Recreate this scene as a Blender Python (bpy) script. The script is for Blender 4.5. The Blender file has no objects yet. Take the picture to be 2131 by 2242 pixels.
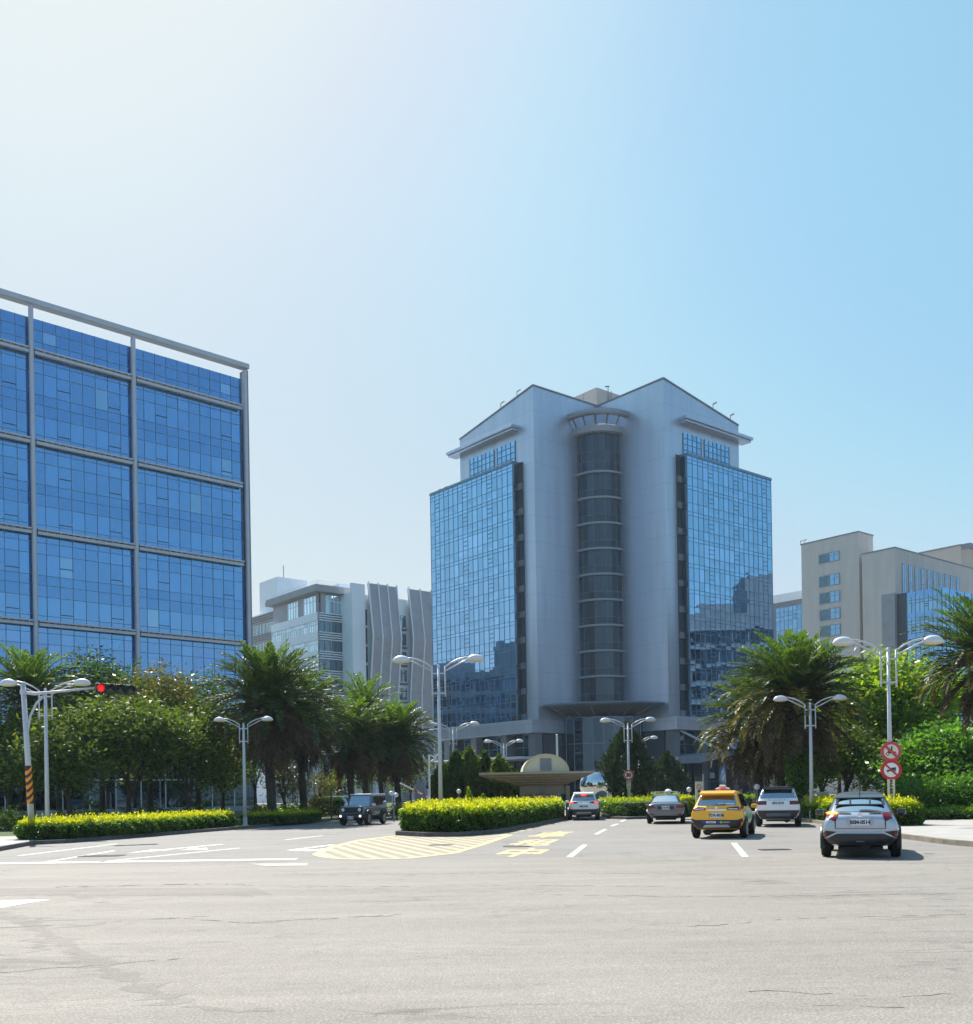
import bpy, bmesh, math, random
import numpy as np
from mathutils import Vector, Matrix
from mathutils.bvhtree import BVHTree

# ------------------------------------------------------------------ camera, sky, sun, exposure
SC = bpy.context.scene
COL = SC.collection
R = math.radians
F, CX, HY, ROLL, CH = 2225.0, 1065.5, 1735.0, R(0.95), 1.7
cam = bpy.data.objects.new('camera', bpy.data.cameras.new('camera'))
COL.objects.link(cam)
SC.camera = cam
cam.data.sensor_fit = 'HORIZONTAL'
cam.data.sensor_width = 36
cam.data.lens = 36*F/2131
cam.data.shift_y = (HY-1121)/2131
cam.data.clip_start, cam.data.clip_end = 0.1, 6000
c_, s_ = math.cos(ROLL), math.sin(ROLL)
cam.matrix_world = Matrix(((c_, s_, 0, 0), (0, 0, -1, 0), (-s_, c_, 0, CH), (0, 0, 0, 1)))

SUN_AZ, SUN_EL = -27, 52
wd = bpy.data.worlds.new('World')
SC.world = wd
wd.use_nodes = True
wn = wd.node_tree
sky = wn.nodes.new('ShaderNodeTexSky')
sky.sky_type = 'NISHITA'
sky.sun_disc = False
sky.sun_elevation, sky.sun_rotation = R(SUN_EL), R(SUN_AZ)
sky.air_density, sky.dust_density, sky.ozone_density = 1.0, 1.0, 1.3
def vscale(k):
    n = wn.nodes.new('ShaderNodeVectorMath'); n.operation = 'SCALE'; n.inputs['Scale'].default_value = k
    return n
k1, k2 = vscale(0.1), vscale(10)
cu = wn.nodes.new('ShaderNodeRGBCurve')
for ch, pts in enumerate([[(0, 0), (.10, .10), (.215, .175), (.242, .188), (.332, .272), (.42, .335), (.575, .398), (.70, .418), (1, .435)],
                          [(0, 0), (.15, .20), (.30, .325), (.36, .35), (.413, .39), (.525, .412), (.625, .445), (.72, .456), (1, .46)],
                          [(0, 0), (.3, .365), (.48, .442), (.60, .478), (.74, .468), (.85, .470), (1, .470)]]):
    c = cu.mapping.curves[ch]
    c.points[0].location = pts[0]; c.points[1].location = pts[-1]
    for p in pts[1:-1]: c.points.new(*p)
cu.mapping.update()
wn.links.new(sky.outputs[0], k1.inputs[0])
wn.links.new(k1.outputs[0], cu.inputs['Color'])
# the haze near the horizon takes a little green and blue out of the sky
tcw = wn.nodes.new('ShaderNodeTexCoord'); spw = wn.nodes.new('ShaderNodeSeparateXYZ'); rmp = wn.nodes.new('ShaderNodeValToRGB'); mxw = wn.nodes.new('ShaderNodeMixRGB')
rmp.color_ramp.elements[0].position = .15; rmp.color_ramp.elements[0].color = (.95, .905, .93, 1); rmp.color_ramp.elements[1].position = .5; rmp.color_ramp.elements[1].color = (1, 1, 1, 1)
mxw.blend_type = 'MULTIPLY'; mxw.inputs[0].default_value = 1
wn.links.new(tcw.outputs['Generated'], spw.inputs[0]); wn.links.new(spw.outputs['Z'], rmp.inputs[0]); wn.links.new(cu.outputs[0], mxw.inputs[1]); wn.links.new(rmp.outputs[0], mxw.inputs[2])
wn.links.new(mxw.outputs[0], k2.inputs[0])
wn.links.new(k2.outputs[0], wn.nodes['Background'].inputs[0])
wn.nodes['Background'].inputs[1].default_value = 0.1
sl = bpy.data.lights.new('sun', 'SUN')
sl.energy, sl.angle, sl.color = 4.6, R(0.53), (1.0, .95, .87)
sun = bpy.data.objects.new('sun', sl)
COL.objects.link(sun)
SUNV = Vector((math.sin(R(SUN_AZ))*math.cos(R(SUN_EL)), math.cos(R(SUN_AZ))*math.cos(R(SUN_EL)), math.sin(R(SUN_EL))))
sun.rotation_euler = SUNV.to_track_quat('Z', 'Y').to_euler()
SC.view_settings.view_transform = 'Standard'
SC.view_settings.look = 'None'
SC.view_settings.exposure = 0.95
SC.view_settings.gamma = 1
SC.cycles.max_bounces = 6
SC.cycles.transparent_max_bounces = 6

# ------------------------------------------------------------------ helpers
rnd = random.Random(7)
def ray(px, py):
    dx, dy = px-CX, HY-py
    return (dx*c_+dy*s_)/F, (-dx*s_+dy*c_)/F
def G(px, py, z=0.0):                       # ground point seen at a photo pixel
    u, v = ray(px, py); t = (z-CH)/v
    return Vector((u*t, t, z))
def W(px, py, d):                           # point at depth d seen at a photo pixel
    u, v = ray(px, py)
    return Vector((u*d, d, CH+v*d))
def along(P, a, px, py):                    # distance along a (from P, in plan) that lands on a pixel column
    u, _ = ray(px, py)
    return (u*P[1]-P[0])/(a[0]-u*a[1])
def V3(p): return Vector((p[0], p[1], p[2] if len(p) > 2 else 0))

class MB:
    def __init__(s, org=(0, 0, 0)): s.v = []; s.f = []; s.org = V3(org)
    def poly(s, pts):
        i = len(s.v); s.v += [V3(p) for p in pts]; s.f.append(tuple(range(i, i+len(pts)))); return s
    def hexa(s, p):                         # p: 4 bottom, 4 top, counter-clockwise
        i = len(s.v); s.v += [V3(q) for q in p]
        for f in ((3, 2, 1, 0), (4, 5, 6, 7), (0, 1, 5, 4), (1, 2, 6, 5), (2, 3, 7, 6), (3, 0, 4, 7)):
            s.f.append(tuple(i+k for k in f))
        return s
    def box(s, x0, x1, y0, y1, z0, z1):
        return s.hexa([(x0, y0, z0), (x1, y0, z0), (x1, y1, z0), (x0, y1, z0), (x0, y0, z1), (x1, y0, z1), (x1, y1, z1), (x0, y1, z1)])
    def fbox(s, fr, l0, l1, o0, o1, z0, z1):
        q = [fr(l0, o0, 0), fr(l1, o0, 0), fr(l1, o1, 0), fr(l0, o1, 0)]
        if fr.flip: q = q[::-1]
        return s.hexa([(p[0], p[1], z0) for p in q]+[(p[0], p[1], z1) for p in q])
    def prism(s, pts, z0, z1):
        i = len(s.v); n = len(pts)
        s.v += [Vector((p[0], p[1], z0)) for p in pts]+[Vector((p[0], p[1], z1)) for p in pts]
        s.f.append(tuple(range(i+n-1, i-1, -1))); s.f.append(tuple(range(i+n, i+2*n)))
        for k in range(n): s.f.append((i+k, i+(k+1) % n, i+n+(k+1) % n, i+n+k))
        return s
    def extr(s, pts3, d):                   # closed polygon pts3 extruded by vector d
        i = len(s.v); n = len(pts3); d = V3(d)
        s.v += [V3(p) for p in pts3]+[V3(p)+d for p in pts3]
        s.f.append(tuple(range(i+n-1, i-1, -1))); s.f.append(tuple(range(i+n, i+2*n)))
        for k in range(n): s.f.append((i+k, i+(k+1) % n, i+n+(k+1) % n, i+n+k))
        return s
    def tube(s, pts, rad, n=8, cap=True):
        pts = [V3(p) for p in pts]
        if not hasattr(rad, '__len__'): rad = [rad]*len(pts)
        i = len(s.v); up = None
        for k, p in enumerate(pts):
            t = (pts[min(k+1, len(pts)-1)]-pts[max(k-1, 0)]).normalized()
            if up is None: up = t.orthogonal().normalized()
            up = (up-t*up.dot(t)).normalized(); b = t.cross(up)
            for j in range(n):
                a = 2*math.pi*j/n
                s.v.append(p+(up*math.cos(a)+b*math.sin(a))*rad[k])
        for k in range(len(pts)-1):
            for j in range(n):
                s.f.append((i+k*n+j, i+k*n+(j+1) % n, i+(k+1)*n+(j+1) % n, i+(k+1)*n+j))
        if cap:
            s.f.append(tuple(i+j for j in range(n-1, -1, -1))); e = i+(len(pts)-1)*n
            s.f.append(tuple(e+j for j in range(n)))
        return s
    def lathe(s, prof, n=16, c=(0, 0, 0), axis='z', a0=0, a1=2*math.pi):
        i = len(s.v); c = V3(c); m = len(prof); full = abs(a1-a0-2*math.pi) < 1e-6
        N = n if full else n+1
        for j in range(N):
            a = a0+(a1-a0)*j/n; ca, sa = math.cos(a), math.sin(a)
            for r, h in prof:
                p = (r*ca, r*sa, h) if axis == 'z' else ((h, r*ca, r*sa) if axis == 'x' else (r*sa, h, r*ca))
                s.v.append(c+Vector(p))
        for j in range(n):
            jj = (j+1) % N
            for k in range(m-1): s.f.append((i+j*m+k, i+jj*m+k, i+jj*m+k+1, i+j*m+k+1))
        return s
    def build(s, name, m, parent=None, smooth=False, bevel=0, **props):
        me = bpy.data.meshes.new(name)
        me.from_pydata([tuple(p-s.org) for p in s.v], [], s.f)
        return link(name, me, m, parent, smooth, bevel, **props)

def link(name, me, m, parent=None, smooth=False, bevel=0, **props):
    if m: me.materials.append(m)
    o = bpy.data.objects.new(name, me)
    COL.objects.link(o)
    if parent: o.parent = parent
    if smooth:
        me.polygons.foreach_set('use_smooth', [True]*len(me.polygons))
    if bevel:
        b = o.modifiers.new('b', 'BEVEL'); b.width = bevel; b.segments = 2; b.limit_method = 'ANGLE'; b.angle_limit = R(40)
    for k, v in props.items(): o[k] = v
    me.update()
    return o
class Fr:                                   # a wall's own frame: along, outward, up
    def __init__(s, P, a):
        s.P = V3(P); s.a = V3(a).normalized(); s.n = Vector((s.a.y, -s.a.x, 0)); s.flip = False
        if s.n.dot(-Vector((s.P.x, s.P.y, 0))) < 0: s.n = -s.n
        s.flip = s.a.cross(s.n).z < 0
    def __call__(s, l, o, z): 
        p = s.P+s.a*l+s.n*o
        return Vector((p.x, p.y, z))
def thing(name, label, cat, loc=(0, 0, 0), rz=0, group=None):
    o = bpy.data.objects.new(name, None); COL.objects.link(o)
    o.empty_display_size = .3
    o.location = V3(loc); o.rotation_euler = (0, 0, rz)
    o['label'] = label; o['category'] = cat
    if group: o['group'] = group
    return o
def tag(o, label, cat, group=None):
    o['label'] = label; o['category'] = cat
    if group: o['group'] = group
    return o
def copy_tree(o, parent=None):
    c = o.copy(); COL.objects.link(c)
    if parent: c.parent = parent
    for ch in list(o.children): copy_tree(ch, c)
    return c

# ------------------------------------------------------------------ materials
def mat(name, col, rough=.6, metal=0, spec=.5, var=0, vscale=3, bump=0, bscale=40, emit=None, estr=1, island=0, coat=0, stretch=None):
    m = bpy.data.materials.new(name); m.use_nodes = True
    nt = m.node_tree; b = nt.nodes['Principled BSDF']
    L = nt.links.new; N = nt.nodes.new
    b.inputs['Base Color'].default_value = (*col, 1); b.inputs['Roughness'].default_value = rough
    b.inputs['Metallic'].default_value = metal; b.inputs['Specular IOR Level'].default_value = spec
    if coat: b.inputs['Coat Weight'].default_value = coat; b.inputs['Coat Roughness'].default_value = .05
    tc = N('ShaderNodeTexCoord'); src = tc.outputs['Object']
    if stretch:
        mp = N('ShaderNodeMapping'); mp.inputs['Scale'].default_value = stretch; L(src, mp.inputs[0]); src = mp.outputs[0]
    if var or island:
        mx = N('ShaderNodeMixRGB'); mx.blend_type = 'MULTIPLY'; mx.inputs[0].default_value = 1
        mx.inputs[1].default_value = (*col, 1)
        last = None
        if var:
            n = N('ShaderNodeTexNoise'); n.inputs['Scale'].default_value = vscale; n.inputs['Detail'].default_value = 6; n.inputs['Roughness'].default_value = .65
            L(src, n.inputs['Vector'])
            mr = N('ShaderNodeMapRange'); mr.inputs[1].default_value = .3; mr.inputs[2].default_value = .7
            mr.inputs[3].default_value = 1-var; mr.inputs[4].default_value = 1+var
            L(n.outputs[0], mr.inputs[0]); last = mr.outputs[0]
        if island:
            g = N('ShaderNodeNewGeometry'); mr2 = N('ShaderNodeMapRange')
            mr2.inputs[3].default_value = 1-island; mr2.inputs[4].default_value = 1+island
            L(g.outputs['Random Per Island'], mr2.inputs[0])
            if last:
                mm = N('ShaderNodeMath'); mm.operation = 'MULTIPLY'; L(last, mm.inputs[0]); L(mr2.outputs[0], mm.inputs[1]); last = mm.outputs[0]
            else: last = mr2.outputs[0]
        L(last, mx.inputs[2]); L(mx.outputs[0], b.inputs['Base Color'])
    if bump:
        n = N('ShaderNodeTexNoise'); n.inputs['Scale'].default_value = bscale; n.inputs['Detail'].default_value = 5
        bp = N('ShaderNodeBump'); bp.inputs['Strength'].default_value = bump; bp.inputs['Distance'].default_value = .05
        L(src, n.inputs['Vector']); L(n.outputs[0], bp.inputs['Height']); L(bp.outputs[0], b.inputs['Normal'])
    if emit:
        b.inputs['Emission Color'].default_value = (*emit, 1); b.inputs['Emission Strength'].default_value = estr
    return m
def glass_mat(name, tint, body, refl=.75, rough=.015, var=.25):
    # coated facade glass: a tinted mirror over a dark body, every pane (mesh island) a little different
    m = bpy.data.materials.new(name); m.use_nodes = True
    nt = m.node_tree; nt.nodes.remove(nt.nodes['Principled BSDF']); L = nt.links.new; N = nt.nodes.new
    out = nt.nodes['Material Output']
    g = N('ShaderNodeNewGeometry'); mr = N('ShaderNodeMapRange')
    mr.inputs[3].default_value = 1-var; mr.inputs[4].default_value = 1+var*.6
    L(g.outputs['Random Per Island'], mr.inputs[0])
    mx = N('ShaderNodeMixRGB'); mx.blend_type = 'MULTIPLY'; mx.inputs[0].default_value = 1; mx.inputs[1].default_value = (*tint, 1)
    L(mr.outputs[0], mx.inputs[2])
    gl = N('ShaderNodeBsdfGlossy'); gl.inputs['Roughness'].default_value = rough; L(mx.outputs[0], gl.inputs['Color'])
    df = N('ShaderNodeBsdfDiffuse'); mx2 = N('ShaderNodeMixRGB'); mx2.blend_type = 'MULTIPLY'; mx2.inputs[0].default_value = 1
    mx2.inputs[1].default_value = (*body, 1); L(mr.outputs[0], mx2.inputs[2]); L(mx2.outputs[0], df.inputs['Color'])
    ms = N('ShaderNodeMixShader'); fr = N('ShaderNodeFresnel'); fr.inputs['IOR'].default_value = 1.5
    mr3 = N('ShaderNodeMapRange'); mr3.inputs[3].default_value = refl-.04; mr3.inputs[4].default_value = 1
    L(fr.outputs[0], mr3.inputs[0]); L(mr3.outputs[0], ms.inputs[0]); L(df.outputs[0], ms.inputs[1]); L(gl.outputs[0], ms.inputs[2])
    L(ms.outputs[0], out.inputs['Surface'])
    return m
def leaf_mat(name, cols, trans=.45, rough=.4, spec=.5, tone=False):
    # cols: colour ramp over the random number of each leaf; trans = light through the leaf
    m = bpy.data.materials.new(name); m.use_nodes = True
    nt = m.node_tree; nt.nodes.remove(nt.nodes['Principled BSDF']); L = nt.links.new; N = nt.nodes.new
    out = nt.nodes['Material Output']
    ramp = N('ShaderNodeValToRGB'); e = ramp.color_ramp.elements
    e[0].color = (*cols[0], 1); e[-1].color = (*cols[-1], 1); e[0].position = 0; e[-1].position = 1
    for k, c in enumerate(cols[1:-1]):
        x = e.new((k+1)/(len(cols)-1)); x.color = (*c, 1)
    if tone:
        a = N('ShaderNodeAttribute'); a.attribute_name = 'tone'; L(a.outputs['Fac'], ramp.inputs[0])
    else:
        g = N('ShaderNodeNewGeometry'); L(g.outputs['Random Per Island'], ramp.inputs[0])
    p = N('ShaderNodeBsdfPrincipled'); p.inputs['Roughness'].default_value = rough; p.inputs['Specular IOR Level'].default_value = spec
    L(ramp.outputs[0], p.inputs['Base Color'])
    t = N('ShaderNodeBsdfTranslucent')
    br = N('ShaderNodeMixRGB'); br.blend_type = 'MULTIPLY'; br.inputs[0].default_value = 1; br.inputs[2].default_value = (1.5, 1.45, .6, 1)
    L(ramp.outputs[0], br.inputs[1]); L(br.outputs[0], t.inputs['Color'])
    ms = N('ShaderNodeMixShader'); ms.inputs[0].default_value = trans
    L(p.outputs[0], ms.inputs[1]); L(t.outputs[0], ms.inputs[2]); L(ms.outputs[0], out.inputs['Surface'])
    return m

M = {}
M['white_paint'] = mat('white metal paint', (.62, .63, .66), .35, var=.06, vscale=2)
M['galv'] = mat('galvanised grey paint', (.50, .51, .55), .4, var=.08, vscale=3)
M['lamp_glass'] = mat('lamp glass', (.62, .55, .40), .3)
M['dark'] = mat('dark rubber', (.012, .012, .014), .6, spec=.3)
M['black_plastic'] = mat('black plastic', (.02, .022, .028), .45, spec=.5, var=.15, vscale=9)
M['tyre'] = mat('tyre rubber', (.015, .015, .016), .8, spec=.25, var=.2, vscale=15)
M['rim'] = mat('alloy rim', (.35, .36, .38), .3, metal=.8)
M['concrete'] = mat('pale concrete', (.325, .312, .292), .85, var=.14, vscale=.9, bump=.15, bscale=20)
M['plaza'] = mat('grey forecourt pavers', (.15, .145, .14), .8, var=.12, vscale=.8)
M['kerb'] = mat('weathered kerb stone', (.11, .105, .10), .9, var=.35, vscale=2.5, bump=.3, bscale=12)
M['pale_kerb'] = mat('mossy kerb stone', (.20, .175, .13), .9, var=.4, vscale=2.0, bump=.3, bscale=12)
M['bark'] = mat('grey brown bark', (.06, .047, .038), .9, var=.4, vscale=4, bump=.7, bscale=8, stretch=(1, 1, .25))
M['palm_bark'] = mat('palm bark', (.045, .036, .03), .9, var=.45, vscale=6, bump=.9, bscale=5, stretch=(1, 1, 2.5))
M['soil'] = mat('dark soil', (.045, .04, .025), .95, var=.35, vscale=1.2, bump=.4, bscale=10)  # dark brown soil colour for open ground and planting bed
M['lawn'] = mat('lawn', (.05, .085, .02), .95, var=.4, vscale=1.5, bump=.5, bscale=30)
M['mark_white'] = mat('white road paint', (.60, .59, .565), .6, var=.34, vscale=11)
M['mark_yellow'] = mat('yellow road paint', (.55, .44, .20), .65, var=.34, vscale=9)
M['mark_worn'] = mat('worn yellow paint', (.37, .315, .205), .75, var=.36, vscale=5)
M['iron'] = mat('cast iron', (.045, .042, .04), .6, metal=.3, var=.3, vscale=10, bump=.3, bscale=60)
M['steel'] = mat('polished steel', (.72, .72, .72), .07, metal=1)
M['red'] = mat('sign red', (.55, .012, .02), .45)
M['pink_red'] = mat('faded sign red', (.52, .045, .09), .45)
M['cream'] = mat('faded sign cream', (.72, .62, .45), .5)
M['sign_white'] = mat('sign white', (.78, .78, .78), .45)
M['black'] = mat('sign black', (.015, .015, .018), .5)
M['orange'] = mat('orange tape', (.85, .28, .01), .4)

# ------------------------------------------------------------------ the ground, roads, pavements
def ground_mat(base, name='asphalt', grain=.38):
    m = bpy.data.materials.new(name); m.use_nodes = True
    nt = m.node_tree; b = nt.nodes['Principled BSDF']; L = nt.links.new; N = nt.nodes.new
    tc = N('ShaderNodeTexCoord'); P = tc.outputs['Object']
    def noise(scale, det=4, rough=.6, sc=None, dist=0):
        n = N('ShaderNodeTexNoise'); n.inputs['Scale'].default_value = scale; n.inputs['Detail'].default_value = det
        n.inputs['Roughness'].default_value = rough; n.inputs['Distortion'].default_value = dist
        if sc:
            mp = N('ShaderNodeMapping'); mp.inputs['Scale'].default_value = sc; L(P, mp.inputs[0]); L(mp.outputs[0], n.inputs['Vector'])
        else: L(P, n.inputs['Vector'])
        return n.outputs[0]
    def rng(x, a, b2, c, d):
        r = N('ShaderNodeMapRange'); r.inputs[1].default_value = a; r.inputs[2].default_value = b2; r.inputs[3].default_value = c; r.inputs[4].default_value = d
        L(x, r.inputs[0]); return r.outputs[0]
    def mul(x, y):
        k = N('ShaderNodeMath'); k.operation = 'MULTIPLY'; L(x, k.inputs[0]); L(y, k.inputs[1]); return k.outputs[0]
    f = rng(noise(.16, 4, .6), .3, .7, .93, 1.07)                       # large patches
    f = mul(f, rng(noise(.5, 5, .7, (.35, 2.2, 1)), .35, .68, .86, 1.08))   # wear bands along the traffic
    f = mul(f, rng(noise(5, 4, .7), .3, .7, .92, 1.08))
    fine = noise(44, 4, .85)
    f = mul(f, rng(fine, .28, .72, 1-grain, 1+grain))                       # aggregate
    v2 = N('ShaderNodeTexVoronoi'); v2.inputs['Scale'].default_value = 36; L(P, v2.inputs['Vector'])
    f = mul(f, rng(v2.outputs['Distance'], .05, .5, 1.22, .84))
    sp = N('ShaderNodeTexVoronoi'); sp.inputs['Scale'].default_value = 9; L(P, sp.inputs['Vector'])
    f = mul(f, rng(sp.outputs['Distance'], .02, .07, .55, 1.0))         # small dark pits
    # cracks: thin lines where two stretched noises cross a level, only in places
    def crack(scale, sc, lvl, w, a, dist, lo):
        n = noise(scale, 3, .55, sc, dist)
        s1 = N('ShaderNodeMath'); s1.operation = 'SUBTRACT'; s1.inputs[1].default_value = lvl; L(n, s1.inputs[0])
        s2 = N('ShaderNodeMath'); s2.operation = 'ABSOLUTE'; L(s1.outputs[0], s2.inputs[0])
        line = rng(s2.outputs[0], 0, w, 0, 1)
        mask = rng(noise(.22, 3, .6), lo, lo+.08, 1, 0)
        mx = N('ShaderNodeMath'); mx.operation = 'MAXIMUM'; L(line, mx.inputs[0]); L(mask, mx.inputs[1])
        return rng(mx.outputs[0], 0, 1, a, 1)
    f = mul(f, crack(.55, (.25, 1.1, 1), .5, .010, .62, .6, .50))
    f = mul(f, crack(.8, (.3, 1.0, 1), .45, .014, .72, 1.2, .46))
    f = mul(f, crack(.35, (1.6, .8, 1), .52, .02, .86, .4, .52))
    mx = N('ShaderNodeMixRGB'); mx.blend_type = 'MULTIPLY'; mx.inputs[0].default_value = 1
    mx.inputs[1].default_value = base; L(f, mx.inputs[2]); L(mx.outputs[0], b.inputs['Base Color'])
    b.inputs['Roughness'].default_value = .78; b.inputs['Specular IOR Level'].default_value = .35
    bp = N('ShaderNodeBump'); bp.inputs['Strength'].default_value = .35; bp.inputs['Distance'].default_value = .01
    L(fine, bp.inputs['Height']); L(bp.outputs[0], b.inputs['Normal'])
    return m
ASP = ground_mat((.252, .231, .206, 1), grain=.66)
ASP2 = ground_mat((.232, .219, .204, 1), 'smoother asphalt', .24)
ASP3 = ground_mat((.212, .193, .171, 1), 'patched asphalt', .55)
MB().poly([(-3000, -900, -.004), (3000, -900, -.004), (3000, 4000, -.004), (-3000, 4000, -.004)]).build('ground', M['soil'], kind='structure')
MB().poly([(-400, -200, 0), (400, -200, 0), (400, 420, 0), (-400, 420, 0)]).build('road', ASP, kind='structure')
MB().poly([(-400, 26.2, .0015), (400, 26.4, .0015), (400, 420, .0015), (-400, 420, .0015)]).build('road', ASP2, kind='structure')
def crack(pxs, w, seed, m=None, name='road_crack', z=.0022, jag=.035, fill=1):
    r = random.Random(seed); P = [G(x, y) for x, y in pxs]; L, Rr = [], []
    for (p, q) in zip(P, P[1:]):
        n = max(2, int((q-p).length/.12)); d = (q-p).normalized(); s = Vector((-d.y, d.x, 0))
        for k in range(n):
            c = p+(q-p)*k/n+s*r.gauss(0, jag); h = w*abs(r.gauss(.5, .35)); L.append(c+s*h); Rr.append(c-s*h)
    mb = MB()
    for i in range(len(L)-1):
        if r.random() < fill: mb.poly([(v.x, v.y, z) for v in (Rr[i], Rr[i+1], L[i+1], L[i])])
    return mb.build(name, m or M['crack'], kind='structure')
M['crack'] = mat('crack filler', (.085, .078, .068), .9, var=.3, vscale=6)
for i, (p, w) in enumerate([([(85, 1938), (150, 1941), (260, 1940), (330, 1937), (480, 1936), (565, 1939)], .055), ([(120, 1943), (210, 1942), (240, 1940)], .07), ([(565, 1939), (800, 1941), (1100, 1939), (1500, 1942)], .022),
    ([(0, 2032), (180, 2024), (330, 2012), (480, 2006)], .025), ([(370, 2010), (560, 2022), (760, 2010), (900, 2000)], .02), ([(500, 2026), (640, 2014), (900, 2004)], .02), ([(1500, 2030), (1750, 2012), (2131, 2002)], .018),
    ([(0, 2130), (230, 2112), (420, 2098)], .016), ([(1200, 1960), (1600, 1964), (2131, 1955)], .018), ([(1640, 2170), (1900, 2180), (2131, 2176)], .012), ([(1780, 2200), (1980, 2206), (2131, 2200)], .010), ([(600, 1916), (1100, 1912), (1700, 1914)], .018)]): crack(p, w, i, fill=.72)
def patch(pxs): return MB().poly([(p.x, p.y, .0012) for p in (G(x, y) for x, y in pxs)]).build('road_patch', ASP3, kind='structure')
crack([(-20, 1998), (60, 2020), (170, 2085), (290, 2150), (400, 2205)], .20, 77, ASP3, 'road_patch', .0012, .03); crack([(400, 2205), (520, 2215), (640, 2206)], .08, 78, ASP3, 'road_patch', .0013, .04)
patch([(-20, 1945), (560, 1945), (600, 1960), (-20, 1962)])

def slab(name, pts, h, m, kerbm=None, kw=.16, **kw2):
    mb = MB(); mb.prism(pts, -.02, h); return mb.build(name, m, **kw2)
# left verge and pavement (kerb line from the photo)
LK = [G(-500, 1893), G(-160, 1880), G(0, 1864), G(75, 1850), G(140, 1847), G(300, 1834), G(517, 1817), G(610, 1808), G(705, 1800), G(742, 1795), G(752, 1790)]
LK = [Vector((p.x, p.y, 0)) for p in LK]
def offset(line, d):
    out = []
    for i, p in enumerate(line):
        t = (line[min(i+1, len(line)-1)]-line[max(i-1, 0)]).normalized()
        out.append(Vector((p.x-t.y*d, p.y+t.x*d, p.z)))
    return out
def strip(name, a, b, z0, z1, m, **kw):
    mb = MB()
    for i in range(len(a)-1):
        mb.hexa([(a[i].x, a[i].y, z0), (a[i+1].x, a[i+1].y, z0), (b[i+1].x, b[i+1].y, z0), (b[i].x, b[i].y, z0),
                 (a[i].x, a[i].y, z1), (a[i+1].x, a[i+1].y, z1), (b[i+1].x, b[i+1].y, z1), (b[i].x, b[i].y, z1)])
    return mb.build(name, m, **kw)
LK2 = offset(LK, .18)
strip('kerb', LK, LK2, -.02, .15, M['kerb'], kind='structure')
farL = [Vector((-9, 110, 0)), Vector((-9, 200, 0)), Vector((-180, 200, 0)), Vector((-180, 33, 0))]
slab('verge', LK2[3:]+farL[:3]+[Vector((-180, LK2[3].y+3, 0))], .125, M['lawn'], kind='structure')
LW = LK2[:4]+[Vector((-19.2, 45.5, 0)), Vector((-60, 46.5, 0)), Vector((-120, LK2[0].y+6, 0))]
slab('pavement', [LK2[0], LK2[1], LK2[2], LK2[3], Vector((-18.8, 44.2, 0)), Vector((-60, 44.5, 0)), Vector((-60, LK2[0].y, 0))], .135, M['concrete'], kind='structure')
# right pavement
RK = [Vector((90, 19.5, 0)), Vector((24, 20.4, 0)), Vector((15.5, 22.6, 0)), Vector((13.35, 25.6, 0)), Vector((13.0, 29, 0)), Vector((13.35, 34, 0)), Vector((14.3, 40, 0)), Vector((15.4, 48, 0)), Vector((16.2, 54, 0)), Vector((18.0, 63, 0)), Vector((21, 80, 0)), Vector((30, 110, 0))]
RK2 = offset(RK, -.2)
strip('kerb', RK, RK2, -.02, .15, M['pale_kerb'], kind='structure')
slab('pavement', RK2[:9]+[Vector((120, 54, 0)), Vector((120, RK2[0].y, 0))], .135, M['concrete'], kind='structure')
slab('verge', RK2[8:]+[Vector((170, 110, 0)), Vector((170, 54.02, 0)), Vector((120, 54.02, 0))], .128, M['lawn'], kind='structure')
# planted median
MK = [G(866, 1829), G(930, 1832.5), G(1010, 1832), G(1091, 1825), G(1170, 1810), G(1242, 1795)]
MK = [Vector((p.x, p.y, 0)) for p in MK]+[Vector((5.0, 66, 0)), Vector((.5, 70, 0)), Vector((-2.2, 62, 0)), Vector((-3.7, 50, 0))]
MKi = []
cen = sum(MK, Vector())/len(MK)
for i, p in enumerate(MK):
    t = (MK[(i+1) % len(MK)]-MK[i-1]).normalized(); MKi.append(Vector((p.x-t.y*.18, p.y+t.x*.18, 0)))
strip('kerb', MK+[MK[0]], MKi+[MKi[0]], -.02, .17, M['kerb'], kind='structure')
slab('planting_bed', MKi, .14, M['soil'], kind='structure')
# forecourt beyond the lane end, small island with the speed sign
slab('pavement', [Vector((-60, 92, 0)), Vector((70, 92, 0)), Vector((70, 230, 0)), Vector((-60, 230, 0))], .10, M['plaza'], kind='structure')
isl = [G(1335, 1793), G(1372, 1794.5), G(1425, 1793), G(1440, 1787)]
isl = [Vector((p.x, p.y, 0)) for p in isl]+[Vector((12.2, 76, 0)), Vector((8.0, 76, 0))]
slab('planting_bed', isl, .15, M['kerb'], kind='structure')

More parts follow.
